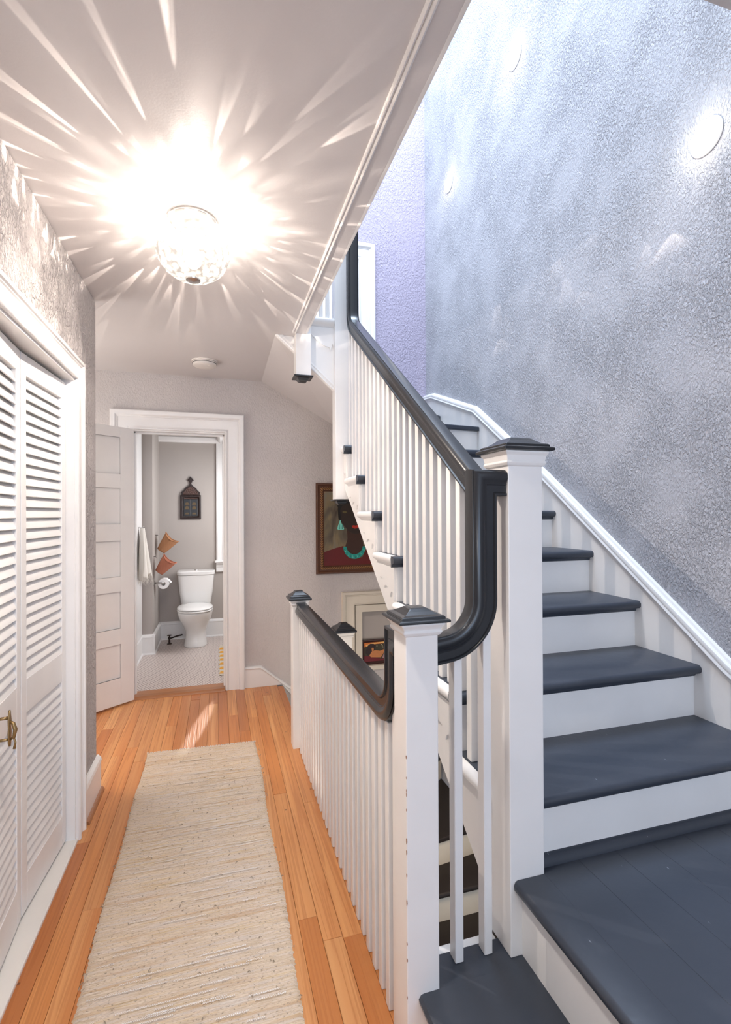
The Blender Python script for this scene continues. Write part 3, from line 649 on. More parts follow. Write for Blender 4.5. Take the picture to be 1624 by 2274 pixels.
for p_, t_ in ((nn, 'n'),):
    cm = MB(); r_ = random.Random(11)
    for z in (.30,.34,.52,.55,.58,.61,.70,.735,.76,.80,.13,.20,.42,.66):
        z += r_.uniform(-.02, .02); a = r_.uniform(.002,.009); b2 = r_.uniform(.0006,.0022)
        cm.add([(-.0440,-.0437,z-a),(-.0440+b2,-.0442,z-a*.3),(-.0440+b2*.7,-.0442,z+a*.5),(-.0440,-.0437,z+a),(-.0445,-.0435+b2,z+a*.4),(-.0445,-.0435+b2*.6,z-a*.6)], [(0,1,2,3),(0,3,4,5)])
    o = cm.build('paint_chips', M_chip, nn); o['kind'] = 'stuff'

# ================================================================ RAILINGS
RPh = [(.0,-.036),(.026,-.036),(.029,-.034),(.029,-.029),(.024,-.026),(.024,-.007),(.027,-.005),(.027,-.001),(.030,.003),(.0335,.010),(.0335,.022),(.030,.029),(.0255,.0325),(.0235,.0300),(.0215,.0345),(.010,.036)]
RP = RPh+[(-u, v) for u, v in RPh[::-1] if u > 0]
def arc(c, r, a0, a1, n=10):
    return [(c[0]+r*math.cos(R(a0+(a1-a0)*i/n)), c[1]+r*math.sin(R(a0+(a1-a0)*i/n))) for i in range(n+1)]
def baluster_set(parent, spots, bw=.024, bd=.030, m=M_white):
    cache = {}
    for (x_, y_, z0, z1) in spots:
        h = round(z1-z0, 2)
        if h not in cache:
            o = MB().box(-bw/2, bw/2, -bd/2, bd/2, 0, h).build('baluster', m, parent, bevel=.0018, seg=1); cache[h] = o
        else:
            o = cache[h].copy(); lk(o, parent)
        o.location = (x_, y_, z0)
# -- hall railing
XG = .474
hr = thing('railing', 'long level railing of white balusters and black rail along the hall', 'railing', group='white balustrades of the stairwell')
ZR = .836
path = [(2.966, ZR), (1.39, ZR)] + [(y_, z_) for y_, z_ in arc((1.39, ZR+.105), .105, 270, 180, 8)][1:] + [(1.285, 1.052), (1.237, 1.052)]
MB().sweep(RP, [(XG, y_, z_) for y_, z_ in path], (1,0,0)).build('handrail', M_rail, hr, smooth=True)
# S x T for T=-Y, S=+X : (1,0,0)x(0,-1,0)=(0,0,-1) -> flip by using S=-X instead
sp = []
y_ = 1.275
while y_ < 2.95:
    sp.append((XG-.004, y_, .0, ZR-.03 if y_ > 1.33 else .90)); y_ += .0652
baluster_set(hr, sp, .026, .030)
# -- short front railing with the tall gooseneck between the two newels
YG = 1.205
fr = thing('railing', 'short railing with black gooseneck rail sweeping up to the tallest newel', 'railing', group='white balustrades of the stairwell')
XGo = .684
cA = arc((.562, 1.172), .122, -90, 0, 14)
path = [(.531, 1.041)] + [(.545, 1.043)] + [(a, b_+(.0)) for a, b_ in arc((.560, 1.170), .124, -84, 0, 14)] + [(XGo, 1.483), (.749, 1.483)]
MB().sweep(RP, [(a, YG, b_) for a, b_ in path], (0,-1,0)).build('handrail', M_rail, fr, smooth=True)
baluster_set(fr, [(.612, YG+.010, ZS, 1.03), (.699, YG+.010, ZS, 1.25)], .024, .034)
# -- rail of the upper stairs
XB = .785
ur = thing('railing', 'sloping railing of white balusters and black rail up the stairs', 'railing', group='white balustrades of the stairwell')
zn = lambda y_: Z0+RISE/RUN*(y_-Y0)
zr = lambda y_: zn(y_)+.722
a0 = (1.279, zr(1.279)); a1 = (2.84, zr(2.84))
bend = []
th = math.degrees(math.atan(RISE/RUN)); r_ = .14
cy_, cz_ = a1[0]-r_*math.sin(R(th)), a1[1]+r_*math.cos(R(th))
bend = [(cy_+r_*math.sin(R(th+(90-th)*i/8)), cz_-r_*math.cos(R(th+(90-th)*i/8))) for i in range(9)]
yv = bend[-1][0]
path = [a0]+bend+[(yv, 3.44)]
MB().sweep(RP, [(XB, y_, z_) for y_, z_ in path], (1,0,0)).build('handrail', M_rail, ur, smooth=True)
sp = []
for k in range(7):
    for j in range(4):
        y_ = Y0+RUN*k+.040+j*RUN/4
        if y_ < 1.30 or y_ > 2.93: continue
        sp.append((XB-.006, y_, Z0+RISE*k, zr(y_)-.025))
baluster_set(ur, sp)
# -- upper landing rail seen above the tread return
lr = thing('railing', 'white balusters of the topmost flight above the ceiling edge', 'railing', group='white balustrades of the stairwell')
baluster_set(lr, [(.575, 3.04, Z0+RISE*10, 3.45), (.618, 3.04, Z0+RISE*10, 3.45), (.661, 3.04, Z0+RISE*10, 3.42)], .022, .03)
MB().sweep(RP, [(.541, 3.04, 3.50), (.697, 3.04, 3.40)], (0,-1,0)).build('handrail', M_rail, lr, smooth=True)

# ================================================================ LIGHTS AS OBJECTS
def M2(nt, op, a, b_=None, c_=None):
    n = nt.nodes.new('ShaderNodeMath'); n.operation = op
    for i, v in enumerate((a, b_, c_)):
        if v is None: continue
        if isinstance(v, (int, float)): n.inputs[i].default_value = v
        else: nt.links.new(v, n.inputs[i])
    return n.outputs[0]
LX, LY = -.085, 1.93
lamp = thing('ceiling_lamp', 'glowing hammered glass dome lamp flush on the hall ceiling', 'ceiling lamp', (LX, LY, ZC))
MB().lathe([(.0005,0),(.084,0),(.086,-.010),(.082,-.017),(.076,-.018),(.070,-.012),(.05,-.008),(.0005,-.008)], n=40).build('canopy', M_chrome, lamp, smooth=True)
prof = [(.098,-.020),(.108,-.045),(.122,-.075),(.130,-.105),(.128,-.135),(.118,-.162),(.100,-.188),(.074,-.208),(.044,-.220),(.024,-.223)]
dm = MB(); n_ = 72; rs = []
pp = []
for i in range(len(prof)-1):
    for t in range(4):
        f_ = t/4; pp.append((prof[i][0]*(1-f_)+prof[i+1][0]*f_, prof[i][1]*(1-f_)+prof[i+1][1]*f_))
pp.append(prof[-1])
for j, (r0, z0) in enumerate(pp):
    ring = []
    for i in range(n_):
        a = 2*math.pi*i/n_; d = .0028*math.cos(a*18+(j//2 % 2)*math.pi)*math.cos(j*math.pi/2.0) if j < len(pp)-4 else 0
        ring.append(((r0+d)*math.cos(a), (r0+d)*math.sin(a), z0))
    rs.append(ring)
dm.rings(rs, cap=False)
def lampglass(name, emis, hole=True, col=(1, .90, .78)):
    m = bpy.data.materials.new(name); m.use_nodes = True; nt = m.node_tree; nt.nodes.clear()
    out = N(nt, 'ShaderNodeOutputMaterial'); tr_ = N(nt, 'ShaderNodeBsdfTransparent'); gl = N(nt, 'ShaderNodeBsdfGlossy'); gl.inputs['Roughness'].default_value = .05
    em = N(nt, 'ShaderNodeEmission'); em.inputs[0].default_value = col+(1,)
    tc = N(nt, 'ShaderNodeTexCoord'); vo = N(nt, 'ShaderNodeTexVoronoi'); vo.inputs['Scale'].default_value = 42; L(nt, tc.outputs['Object'], vo.inputs['Vector'])
    mr = N(nt, 'ShaderNodeMapRange'); mr.inputs['From Min'].default_value = .15; mr.inputs['From Max'].default_value = .62; mr.inputs['To Min'].default_value = emis; mr.inputs['To Max'].default_value = emis*.18
    L(nt, vo.outputs['Distance'], mr.inputs['Value']); L(nt, mr.outputs['Result'], em.inputs['Strength'])
    if hole:
        tm = N(nt, 'ShaderNodeMapRange'); tm.inputs['From Min'].default_value = .25; tm.inputs['From Max'].default_value = .6; tm.inputs['To Min'].default_value = .98; tm.inputs['To Max'].default_value = .55
        L(nt, vo.outputs['Distance'], tm.inputs['Value']); L(nt, tm.outputs['Result'], tr_.inputs['Color'])
    mx = N(nt, 'ShaderNodeMixShader'); mx.inputs[0].default_value = .10; L(nt, tr_.outputs[0], mx.inputs[1]); L(nt, gl.outputs[0], mx.inputs[2])
    ad = N(nt, 'ShaderNodeAddShader'); L(nt, mx.outputs[0], ad.inputs[0]); L(nt, em.outputs[0], ad.inputs[1]); L(nt, ad.outputs[0], out.inputs['Surface'])
    return m
dm.build('glass_shade', lampglass('hammered_glass', .75), lamp, smooth='all')
MB().lathe([(0,-.232),(.014,-.230),(.026,-.226),(.027,-.221),(.010,-.218),(0,-.212)], n=24).build('finial', M_chrome, lamp, smooth=True)
MB().lathe([(.0005,-.180),(.016,-.177),(.027,-.165),(.031,-.148),(.029,-.132),(.020,-.112),(.014,-.098),(.013,-.088)], n=24).build('bulb', lampglass('lit_bulb', 12, hole=False, col=(1, .88, .70)), lamp, smooth='all')
MB().lathe([(.013,-.092),(.015,-.086),(.015,-.050),(.008,-.046),(.008,-.014)], n=20).build('socket', M_chrome, lamp, smooth=True)
# its light: patterned by the facets of the dome (a star of streaks), as an emission profile over direction
ld = bpy.data.lights.new('ceiling_lamp_light', 'POINT'); ld.energy = 18; ld.shadow_soft_size = .004; ld.color = (1, .87, .76)
lo = bpy.data.objects.new('ceiling_lamp_light', ld); COL.objects.link(lo); lo.parent = lamp; lo.location = (0, 0, -.150)
ld.use_nodes = True; nt = ld.node_tree; em = nt.nodes['Emission']
geo = N(nt, 'ShaderNodeTexCoord'); sp_ = N(nt, 'ShaderNodeSeparateXYZ'); L(nt, geo.outputs['Normal'], sp_.inputs[0])
SGN = 1
gx, gy, gz = [M2(nt, 'MULTIPLY', sp_.outputs[i], SGN) for i in range(3)]
rho = M2(nt, 'SQRT', M2(nt, 'ADD', M2(nt, 'MULTIPLY', gx, gx), M2(nt, 'MULTIPLY', gy, gy)))
phi = M2(nt, 'ARCTAN2', gy, gx)
HL = .150
elev = M2(nt, 'ARCTAN2', gz, rho)                 # radians
rad = M2(nt, 'DIVIDE', M2(nt, 'MULTIPLY', rho, HL), M2(nt, 'MAXIMUM', gz, .012))   # radius on the ceiling
def streaks(Nn, r0, jit, Ln, wmax, seed, power, edge=.5, skew=.15, coord=None):
    coord = coord or rad
    u = M2(nt, 'ADD', M2(nt, 'MULTIPLY', phi, Nn/(2*math.pi)), seed*1.37)
    cell = M2(nt, 'FLOOR', u); s = M2(nt, 'SUBTRACT', M2(nt, 'FRACT', u), .5)
    def rn(o_):
        w = N(nt, 'ShaderNodeTexWhiteNoise', noise_dimensions='1D'); L(nt, M2(nt, 'ADD', cell, seed*17.3+o_), w.inputs['W']); return w.outputs['Value']
    ra, rb, rc, rd = rn(0), rn(100), rn(200), rn(300)
    start = M2(nt, 'ADD', r0, M2(nt, 'MULTIPLY', ra, jit))
    ll = M2(nt, 'MULTIPLY', Ln, M2(nt, 'ADD', .5, rb))
    t = M2(nt, 'DIVIDE', M2(nt, 'SUBTRACT', coord, start), ll)
    tcl = M2(nt, 'MINIMUM', M2(nt, 'MAXIMUM', t, 0), 1)
    s2 = M2(nt, 'ADD', s, M2(nt, 'MULTIPLY', M2(nt, 'SUBTRACT', rc, .5), M2(nt, 'ADD', .35, M2(nt, 'MULTIPLY', tcl, skew))))
    w = M2(nt, 'MULTIPLY', M2(nt, 'ADD', M2(nt, 'POWER', tcl, .6), .02), wmax)
    c = M2(nt, 'DIVIDE', M2(nt, 'ABSOLUTE', s2), w)
    inside = M2(nt, 'SUBTRACT', 1, M2(nt, 'MINIMUM', M2(nt, 'MAXIMUM', M2(nt, 'MULTIPLY', M2(nt, 'SUBTRACT', c, .72), 3.5), 0), 1))
    prof_ = M2(nt, 'ADD', 1-edge, M2(nt, 'MULTIPLY', M2(nt, 'POWER', M2(nt, 'MINIMUM', c, 1), 3), edge))
    on = M2(nt, 'MULTIPLY', M2(nt, 'GREATER_THAN', t, 0), M2(nt, 'POWER', M2(nt, 'SUBTRACT', 1, tcl), 1.6))
    amp = M2(nt, 'MULTIPLY', M2(nt, 'POWER', rd, 1.4), power)
    return M2(nt, 'MULTIPLY', M2(nt, 'MULTIPLY', inside, prof_), M2(nt, 'MULTIPLY', on, amp))
terms = [streaks(28, .24, .04, .06, .30, 1, 1.6, .2), streaks(30, .30, .06, .12, .26, 2, 3.0, .3), streaks(34, .40, .12, .26, .22, 3, 5.5, .4),
         streaks(28, .45, .25, .55, .20, 4, 15, .6), streaks(21, .60, .45, 1.2, .20, 5, 16, .7), streaks(31, .40, .9, .8, .15, 6, 8, .6), streaks(17, .9, .8, 1.6, .22, 11, 14, .6)]
tot = terms[0]
for t_ in terms[1:]: tot = M2(nt, 'ADD', tot, t_)
# spots thrown near the horizontal and below it
dn = M2(nt, 'MULTIPLY', elev, -1)
spots = [streaks(30, -.16, .14, .16, .24, 7, 2.6, .1, coord=dn), streaks(34, .02, .14, .14, .22, 8, 1.8, .1, coord=dn), streaks(26, .25, .2, .3, .2, 9, .9, .2, coord=dn)]
for t_ in spots: tot = M2(nt, 'ADD', tot, t_)
down = M2(nt, 'MINIMUM', M2(nt, 'MAXIMUM', M2(nt, 'ADD', -.15, M2(nt, 'MULTIPLY', gz, -1.3)), 0), 1)   # extra downward output, added to brighten the hall
base_ = M2(nt, 'ADD', M2(nt, 'ADD', .62, M2(nt, 'MULTIPLY', down, 2.4)), M2(nt, 'MULTIPLY', tot, M2(nt, 'SUBTRACT', .95, M2(nt, 'MULTIPLY', gx, .30))))
L(nt, base_, em.inputs['Strength'])

# three round wall lights
M_lens, nt_, b = mat('lit_lens'); b.inputs['Emission Color'].default_value = (1,.97,.92,1); b.inputs['Emission Strength'].default_value = 1.6
for lab, y_, z_ in (('round wall light nearest the camera on the stucco wall', 1.441, 2.838), ('highest round wall light on the stucco wall', 2.702, 4.263), ('farthest round wall light near the lilac corner', 3.634, 4.067)):
    t = thing('wall_light', lab, 'wall light', (XR, y_, z_), group='round lights set in the stucco wall')
    MB().lathe([(.066,0),(.068,-.003),(.064,-.007),(.056,-.009),(.050,-.005),(.048,0)], n=40, axis='X').build('trim_ring', M_white, t, smooth=True)
    MB().lathe([(.048,-.003),(.040,-.010),(.026,-.015),(.010,-.018),(0.0005,-.0185)], n=32, axis='X').build('lens', M_lens, t, smooth='all')
    d = bpy.data.lights.new('wall_light_glow', 'POINT'); d.energy = .55; d.color = (1, .95, .86); d.shadow_soft_size = .03
    g = bpy.data.objects.new('wall_light_glow', d); COL.objects.link(g); g.parent = t; g.location = (-.062, 0, 0)

# smoke detector
t = thing('smoke_detector', 'round white smoke detector on the hall ceiling', 'smoke detector', (-.088, 3.690, ZC))
MB().lathe([(.0005,0),(.088,0),(.090,-.004),(.088,-.009),(.0005,-.009)], n=40).build('base_ring', M_plastic, t, smooth=True)
MB().lathe([(.082,-.010),(.083,-.014),(.079,-.034),(.070,-.039),(.03,-.041),(.0005,-.041)], n=40).build('body', M_plastic, t, smooth=True)
MB().lathe([(.0805,-.018),(.0835,-.019),(.0835,-.021),(.0800,-.022)], n=40).build('vent_slot', M_dark, t)
MB().lathe([(.006,-.0395),(.006,-.043),(.0005,-.0435)], (.03,-.04,0), 12).build('button', M_plastic, t, smooth=True)

# ================================================================ RUG
rug = thing('rug', 'long beige woven rag runner with silver threads on the board floor', 'rug', (-.090, 0, 0))
ry0, ry1 = .60, 3.135; pitch = .0085; rowsN = int((ry1-ry0)/pitch); NXr = 64
rg = random.Random(21); mb = MB(); vs = []; SUB = 3
for i in range(rowsN*SUB+1):
    rrow = i//SUB; ph = (i % SUB)/SUB
    rr = random.Random(rrow*7+1); jl, jr, hh = rr.uniform(-.0025,.0025), rr.uniform(-.0025,.0025), rr.uniform(.3,1.3)
    y_ = ry0+i*pitch/SUB
    f_ = (y_-ry0)/(ry1-ry0)
    xl = -.300-.012*f_+.004*math.sin(y_*9)+jl; xr_ = .325-.018*f_+.005*math.sin(y_*7+1)+jr
    for j in range(NXr+1):
        u = j/NXr
        z = .0070+.0013*hh*abs(math.sin(math.pi*ph))*(.55+.45*math.sin(j*.7+rrow*2.1))+.0016*rg.random()+.0022*math.sin(math.pi*min(1, u*14))*0
        if j in (0, NXr): z = .001
        vs.append((xl+(xr_-xl)*u, y_+.0012*rg.uniform(-1,1)+.010*(u-.5)*0-.028*(u-.5)*(f_), z))
fs = [(i*(NXr+1)+j, i*(NXr+1)+j+1, (i+1)*(NXr+1)+j+1, (i+1)*(NXr+1)+j) for i in range(rowsN*SUB) for j in range(NXr)]
mb.add(vs, fs); mb.build('weave', M_rug, rug, smooth='all')
mb = MB(); rg = random.Random(4)
for i in range(88):      # frayed warp ends
    x_ = -.310+.615*i/87; yb = ry1+.014*1-.028*(i/87)
    mb.tube([(x_, yb-.004, .006), (x_+rg.uniform(-.004,.004), yb+.008, .007), (x_+rg.uniform(-.008,.008), yb+rg.uniform(.012,.022), .003)], [.0022,.0018,.001], 4)
o = mb.build('fringe', M_cloth, rug); o['kind'] = 'stuff'
mb = MB()
for i in range(170):     # silver thread showing in the weave
    y_ = rg.uniform(.75, 3.05); x_ = rg.uniform(-.28,.24); ln = rg.choice((.03,.05,.09,.14,.22)); n = max(3, int(ln/.005))
    if x_+ln > .30: continue
    for j in range(n):
        a = x_+ln*j/n
        yy = y_-.012*(a)+.0008*math.sin(j*2)
        mb.add([(a, yy-.0028, .0122), (a+.0034, yy-.0016, .0136), (a+.0050, yy+.0032, .0132), (a+.0016, yy+.0020, .0120)], [(0,1,2,3)])
o = mb.build('silver_thread', M_silver, rug); o['kind'] = 'stuff'
mb = MB()
for i in range(260):     # loose rag ends
    y_ = rg.uniform(.75, 3.1); x_ = rg.uniform(-.305,.305)
    if i % 4 == 0: x_ = rg.choice((-.306, .318))
    a = rg.uniform(0, 6.3); l_ = rg.uniform(.004,.012)
    mb.tube([(x_, y_, .010), (x_+l_*.5*math.cos(a), y_+l_*.5*math.sin(a), .0145), (x_+l_*math.cos(a), y_+l_*math.sin(a), .0125)], [.0014,.0014,.0006], 4)
o = mb.build('loose_threads', flat('taupe_thread', 150, 134, 114), rug); o['kind'] = 'stuff'

# ================================================================ PAINTINGS
def poly_art(parent, name, m, pts, y_, th=.0012):
    return MB().ext(pts, 'Y', y_-th, y_).build(name, m, parent)
M_frame = paint('dark_gilt_frame', srgb(84, 48, 24), .42, (45, .5, .004), grime=.3, scale=40)
M_gilt = paint('gilt_ornament', srgb(170, 122, 68), .4, (120, .4, .003), grime=.3, scale=60)
M_liner = paint('frame_liner', srgb(52, 18, 10), .45)
# large portrait: its origin on the wall
pt = thing('painting', 'framed portrait with turquoise necklace and red dress on the far wall', 'painting', (.789, YF, .895))
PW, PH = .640, .768
MB().sweep([(0,0),(.018,0),(.026,.006),(.028,.014),(.020,.022),(.018,.030),(.022,.040),(.020,.052),(.012,.062),(.010,.068),(.004,.072),(0,.072)][::1],
           [(PW, 0, PH), (0, 0, PH), (0, 0, 0), (PW, 0, 0)], (0,-1,0), cyclic=True).build('frame', M_frame, pt, smooth=True)
# ornaments along frame
mb = MB()
def orn(x_, z_, rot):
    c_, s_ = math.cos(rot), math.sin(rot)
    for d_ in (-1, 1):
        q = [(-.012, 0), (-.002, .005*d_), (.010, .011*d_), (.004, .003*d_)]
        mb.ext([(x_+a*c_-b2*s_, z_+a*s_+b2*c_) for a, b2 in q], 'Y', -.0285, -.018)
n = 34
for i in range(n):
    z_ = .05+(PH-.10)*i/(n-1); orn(.047, z_, R(90)); orn(PW-.047, z_, R(90))
for i in range(28):
    x_ = .05+(PW-.10)*i/27; orn(x_, .047, 0); orn(x_, PH-.047, 0)
o = mb.build('gilt_ornament', M_gilt, pt); o['kind'] = 'stuff'
def canvasmat():
    m, nt, b = mat('canvas_background'); tc = N(nt, 'ShaderNodeTexCoord'); mp = N(nt, 'ShaderNodeMapping'); mp.inputs['Scale'].default_value = (9, 1, 3.2); L(nt, tc.outputs['Object'], mp.inputs[0])
    n = N(nt, 'ShaderNodeTexNoise'); n.inputs['Scale'].default_value = 1.1; n.inputs['Detail'].default_value = 6; n.inputs['Distortion'].default_value = .6; L(nt, mp.outputs[0], n.inputs[0])
    cr = N(nt, 'ShaderNodeValToRGB'); e = cr.color_ramp.elements; e[0].position = .28; e[0].color = srgb(58, 46, 38); e[1].position = .75; e[1].color = srgb(176, 120, 50)
    for p, c in ((.42, (98, 88, 72)), (.52, (128, 112, 82)), (.62, (122, 116, 100))): x_ = e.new(p); x_.color = srgb(*c)
    L(nt, n.outputs['Fac'], cr.inputs[0]); L(nt, cr.outputs[0], b.inputs['Base Color']); b.inputs['Roughness'].default_value = .5
    return m
bx('canvas', canvasmat(), pt, .066, PW-.066, -.006, -.001, .066, PH-.066)
X = lambda u: (u-110)*.000464
Z = lambda v: .768-(v-110)*.000444
def A(l): return [(X(u), Z(v)) for u, v in l]
y_ = -.006
poly_art(pt, 'painted_dress', flat('crimson_dress', 96, 14, 14), A([(253,1690),(253,1430),(330,1400),(480,1350),(620,1315),(640,1420),(720,1540),(860,1570),(990,1540),(1050,1400),(1200,1350),(1330,1410),(1346,1690)]), y_-.0002)
poly_art(pt, 'painted_neck', flat('brown_neck', 60, 34, 22), A([(690,1000),(700,1180),(660,1320),(700,1430),(790,1500),(880,1510),(970,1470),(1010,1330),(985,1180),(985,1000)]), y_-.0004)
poly_art(pt, 'painted_head', flat('dark_brown_face', 44, 30, 22), A([(520,600),(530,540),(600,480),(700,440),(830,430),(960,460),(1060,540),(1090,680),(1080,820),(1040,950),(970,1050),(880,1085),(790,1070),(710,1020),(650,940),(580,850),(530,780)]), y_-.0018)
poly_art(pt, 'painted_hair', flat('black_hair', 18, 14, 13), A([(500,510),(560,470),(650,430),(760,400),(900,400),(1010,440),(1090,520),(1110,640),(1060,560),(960,500),(830,480),(700,500),(600,540),(560,620),(575,760),(570,810),(540,800),(525,700),(530,590)]), y_-.0032)
tq = flat('turquoise_paint', 30, 150, 138)
nk = []
for i in range(15): a = R(195+150*i/14); nk.append((835+212*math.cos(a), 1350-205*math.sin(a)*-1*-1))
outer = [(835+215*math.cos(R(t)), 1330-240*math.sin(R(t))) for t in range(180, 361, 12)]
inner = [(835+155*math.cos(R(t)), 1330-150*math.sin(R(t))) for t in range(360, 179, -12)]
poly_art(pt, 'painted_necklace', tq, A(outer+inner), y_-.0026)
mb = MB(); m_tql = flat('light_turquoise_paint', 130, 214, 196); dk = MB()
for i in range(13):
    t = 190+160*i/12; a = [(835+165*math.cos(R(t)), 1330-160*math.sin(R(t))), (835+205*math.cos(R(t+3)), 1330-225*math.sin(R(t+3))), (835+205*math.cos(R(t+6)), 1330-225*math.sin(R(t+6)))]
    (mb if i % 2 else dk).ext(A(a), 'Y', y_-.0046, y_-.0036)
mb.build('painted_bead_highlight', m_tql, pt); dk.build('painted_bead_shadow', flat('deep_teal_paint', 10, 80, 76), pt)
poly_art(pt, 'painted_earring', m_tql, A([(555,820),(540,870),(520,920),(505,985),(530,1005),(570,1000),(610,1005),(635,990),(615,920),(580,870),(570,820)]), y_-.0052)
mb = MB()
for u in (545, 575, 602): mb.ext(A([(u-3,900),(u+5,900),(u+8,990),(u-5,990)]), 'Y', y_-.0068, y_-.0062)
mb.build('painted_tassel_shadow', flat('mid_teal_paint', 20, 118, 112), pt)
poly_art(pt, 'painted_lips', flat('red_lips', 176, 40, 24), A([(780,930),(820,915),(850,925),(900,915),(935,935),(890,975),(840,985),(800,965)]), y_-.0044)
mb = MB()
for u0 in (600, 820): mb.ext(A([(u0,660),(u0+30,640),(u0+70,645),(u0+95,665),(u0+60,685),(u0+25,680)]), 'Y', y_-.0044, y_-.0036)
mb.build('painted_eye', flat('olive_eye_paint', 96, 84, 46), pt)
# small painting on the niche sill
p2 = thing('painting', 'small dark-framed painting of a seated woman leaning on the niche sill', 'painting', (1.198, YF+.044, .0825))
SW, SH = .390, .215
MB().sweep([(0,0),(.014,0),(.016,.010),(.010,.020),(.008,.024),(0,.024)], [(SW, 0, SH), (0, 0, SH), (0, 0, 0), (SW, 0, 0)], (0,-1,0), cyclic=True).build('frame', M_liner, p2, smooth=True)
B = lambda l: [((u-650)*.000407+0, SH-(v-1280)*.000385) for u, v in l]
yy = -.004
bx('canvas', flat('dark_field', 58, 52, 34), p2, .02, SW-.02, yy, -.0005, .02, SH-.02)
poly_art(p2, 'painted_sky', flat('orange_sky', 214, 118, 44), B([(700,1330),(1560,1330),(1560,1400),(1300,1380),(1000,1390),(860,1400),(740,1440),(700,1450)]), yy-.0002)
poly_art(p2, 'painted_cloud', flat('yellow_cloud', 236, 186, 110), B([(740,1400),(900,1360),(1150,1345),(1400,1350),(1300,1370),(1000,1378),(860,1392),(760,1430)]), yy-.0014)
poly_art(p2, 'painted_cloth', flat('maroon_cloth', 104, 12, 26), B([(700,1640),(820,1650),(950,1690),(1100,1740),(1350,1730),(1560,1700),(1560,1780),(700,1780)]), yy-.0014)
poly_art(p2, 'painted_hair', flat('hair_brown', 40, 18, 14), B([(840,1375),(920,1380),(960,1420),(950,1500),(900,1560),(840,1640),(760,1620),(735,1560),(760,1470),(790,1410)]), yy-.0026)
sk_ = flat('tan_figure', 190, 122, 70)
poly_art(p2, 'painted_figure', sk_, B([(870,1470),(910,1465),(925,1500),(905,1540),(960,1520),(1060,1550),(1150,1520),(1160,1580),(1110,1660),(1080,1700),(960,1690),(860,1680),(820,1640),(850,1590),(880,1550)]), yy-.0036)
poly_art(p2, 'painted_drape', flat('mauve_drape', 158, 124, 128), B([(1170,1590),(1210,1580),(1260,1660),(1330,1720),(1240,1740),(1110,1720),(1120,1680)]), yy-.0026)
mb = MB(); r_ = random.Random(9)
for i in range(46):
    u, v = r_.uniform(985, 1540), r_.uniform(1410, 1700)
    if u < 1200 and v > 1480: continue
    mb.ext(B([(u-12,v),(u,v-12),(u+12,v),(u,v+12)]), 'Y', yy-.0022, yy-.0014)
o = mb.build('painted_flowers', flat('pale_flowers', 214, 200, 160), p2); o['kind'] = 'stuff'

# ================================================================ BATHROOM THINGS
TX = -.236
tl = thing('toilet', 'white two-piece toilet against the bathroom back wall', 'toilet', (TX, 5.75, 0))
def ell(hx, y0, y1, z, n=40, e=2.3, ox=0):
    cy, hy = (y0+y1)/2, (y1-y0)/2; out = []
    for i in range(n):
        a = 2*math.pi*i/n; c_, s_ = math.cos(a), math.sin(a)
        out.append((ox+hx*math.copysign(abs(c_)**(2/e), c_), cy+hy*math.copysign(abs(s_)**(2/e), s_), z))
    return out
MB().rings([ell(.118,-.235,.05,0), ell(.120,-.240,.06,.012), ell(.110,-.215,.08,.06), ell(.105,-.200,.10,.12), ell(.112,-.215,.11,.17), ell(.132,-.270,.115,.23), ell(.156,-.345,.12,.29), ell(.172,-.400,.12,.34), ell(.179,-.425,.12,.375), ell(.180,-.430,.12,.392), ell(.170,-.42,.11,.396)]).build('bowl', M_porc, tl, smooth='all')
MB().rings([ell(.170,-.425,.015,.397), ell(.180,-.438,.02,.401), ell(.181,-.440,.02,.412), ell(.174,-.432,.015,.416)]).build('seat', M_porc, tl, smooth='all')
MB().rings([ell(.170,-.420,.012,.4175), ell(.179,-.436,.015,.422), ell(.179,-.436,.015,.432), ell(.165,-.415,.01,.440), ell(.10,-.33,-.03,.444), ell(.02,-.22,-.14,.445)]).build('lid', M_porc, tl, smooth='all')
MB().rings([ell(.145,.02,.215,.398,e=5), ell(.158,.015,.22,.43,e=6), ell(.176,.005,.225,.55,e=6), ell(.192,-.005,.23,.735,e=6)]).build('tank', M_porc, tl, smooth=True)
MB().rings([ell(.193,-.007,.232,.738,e=6), ell(.199,-.012,.236,.742,e=6), ell(.200,-.014,.237,.772,e=6), ell(.192,-.006,.23,.781,e=6), ell(.05,.08,.15,.784,e=3)]).build('tank_lid', M_porc, tl, smooth=True)
MB().lathe([(.0005,.790),(.014,.790),(.022,.787),(.024,.783)], (0,.10,0), 24).build('flush_button', M_chrome, tl, smooth=True)
MB().tube([(-.14,-.02,.10),(-.20,.0,.085),(-.262,.02,.062)], .008, 8).build('supply_hose', M_pipe, tl, smooth='all')
mb = MB().lathe([(.0005,0),(.026,0),(.024,.006),(.010,.010),(.009,.05),(.013,.055),(.013,.075),(.006,.078),(.006,.09),(.024,.092),(.024,.097),(.0005,.099)], (-.275,.02,0), 18)
mb.build('supply_valve', M_pipe, tl, smooth=True)

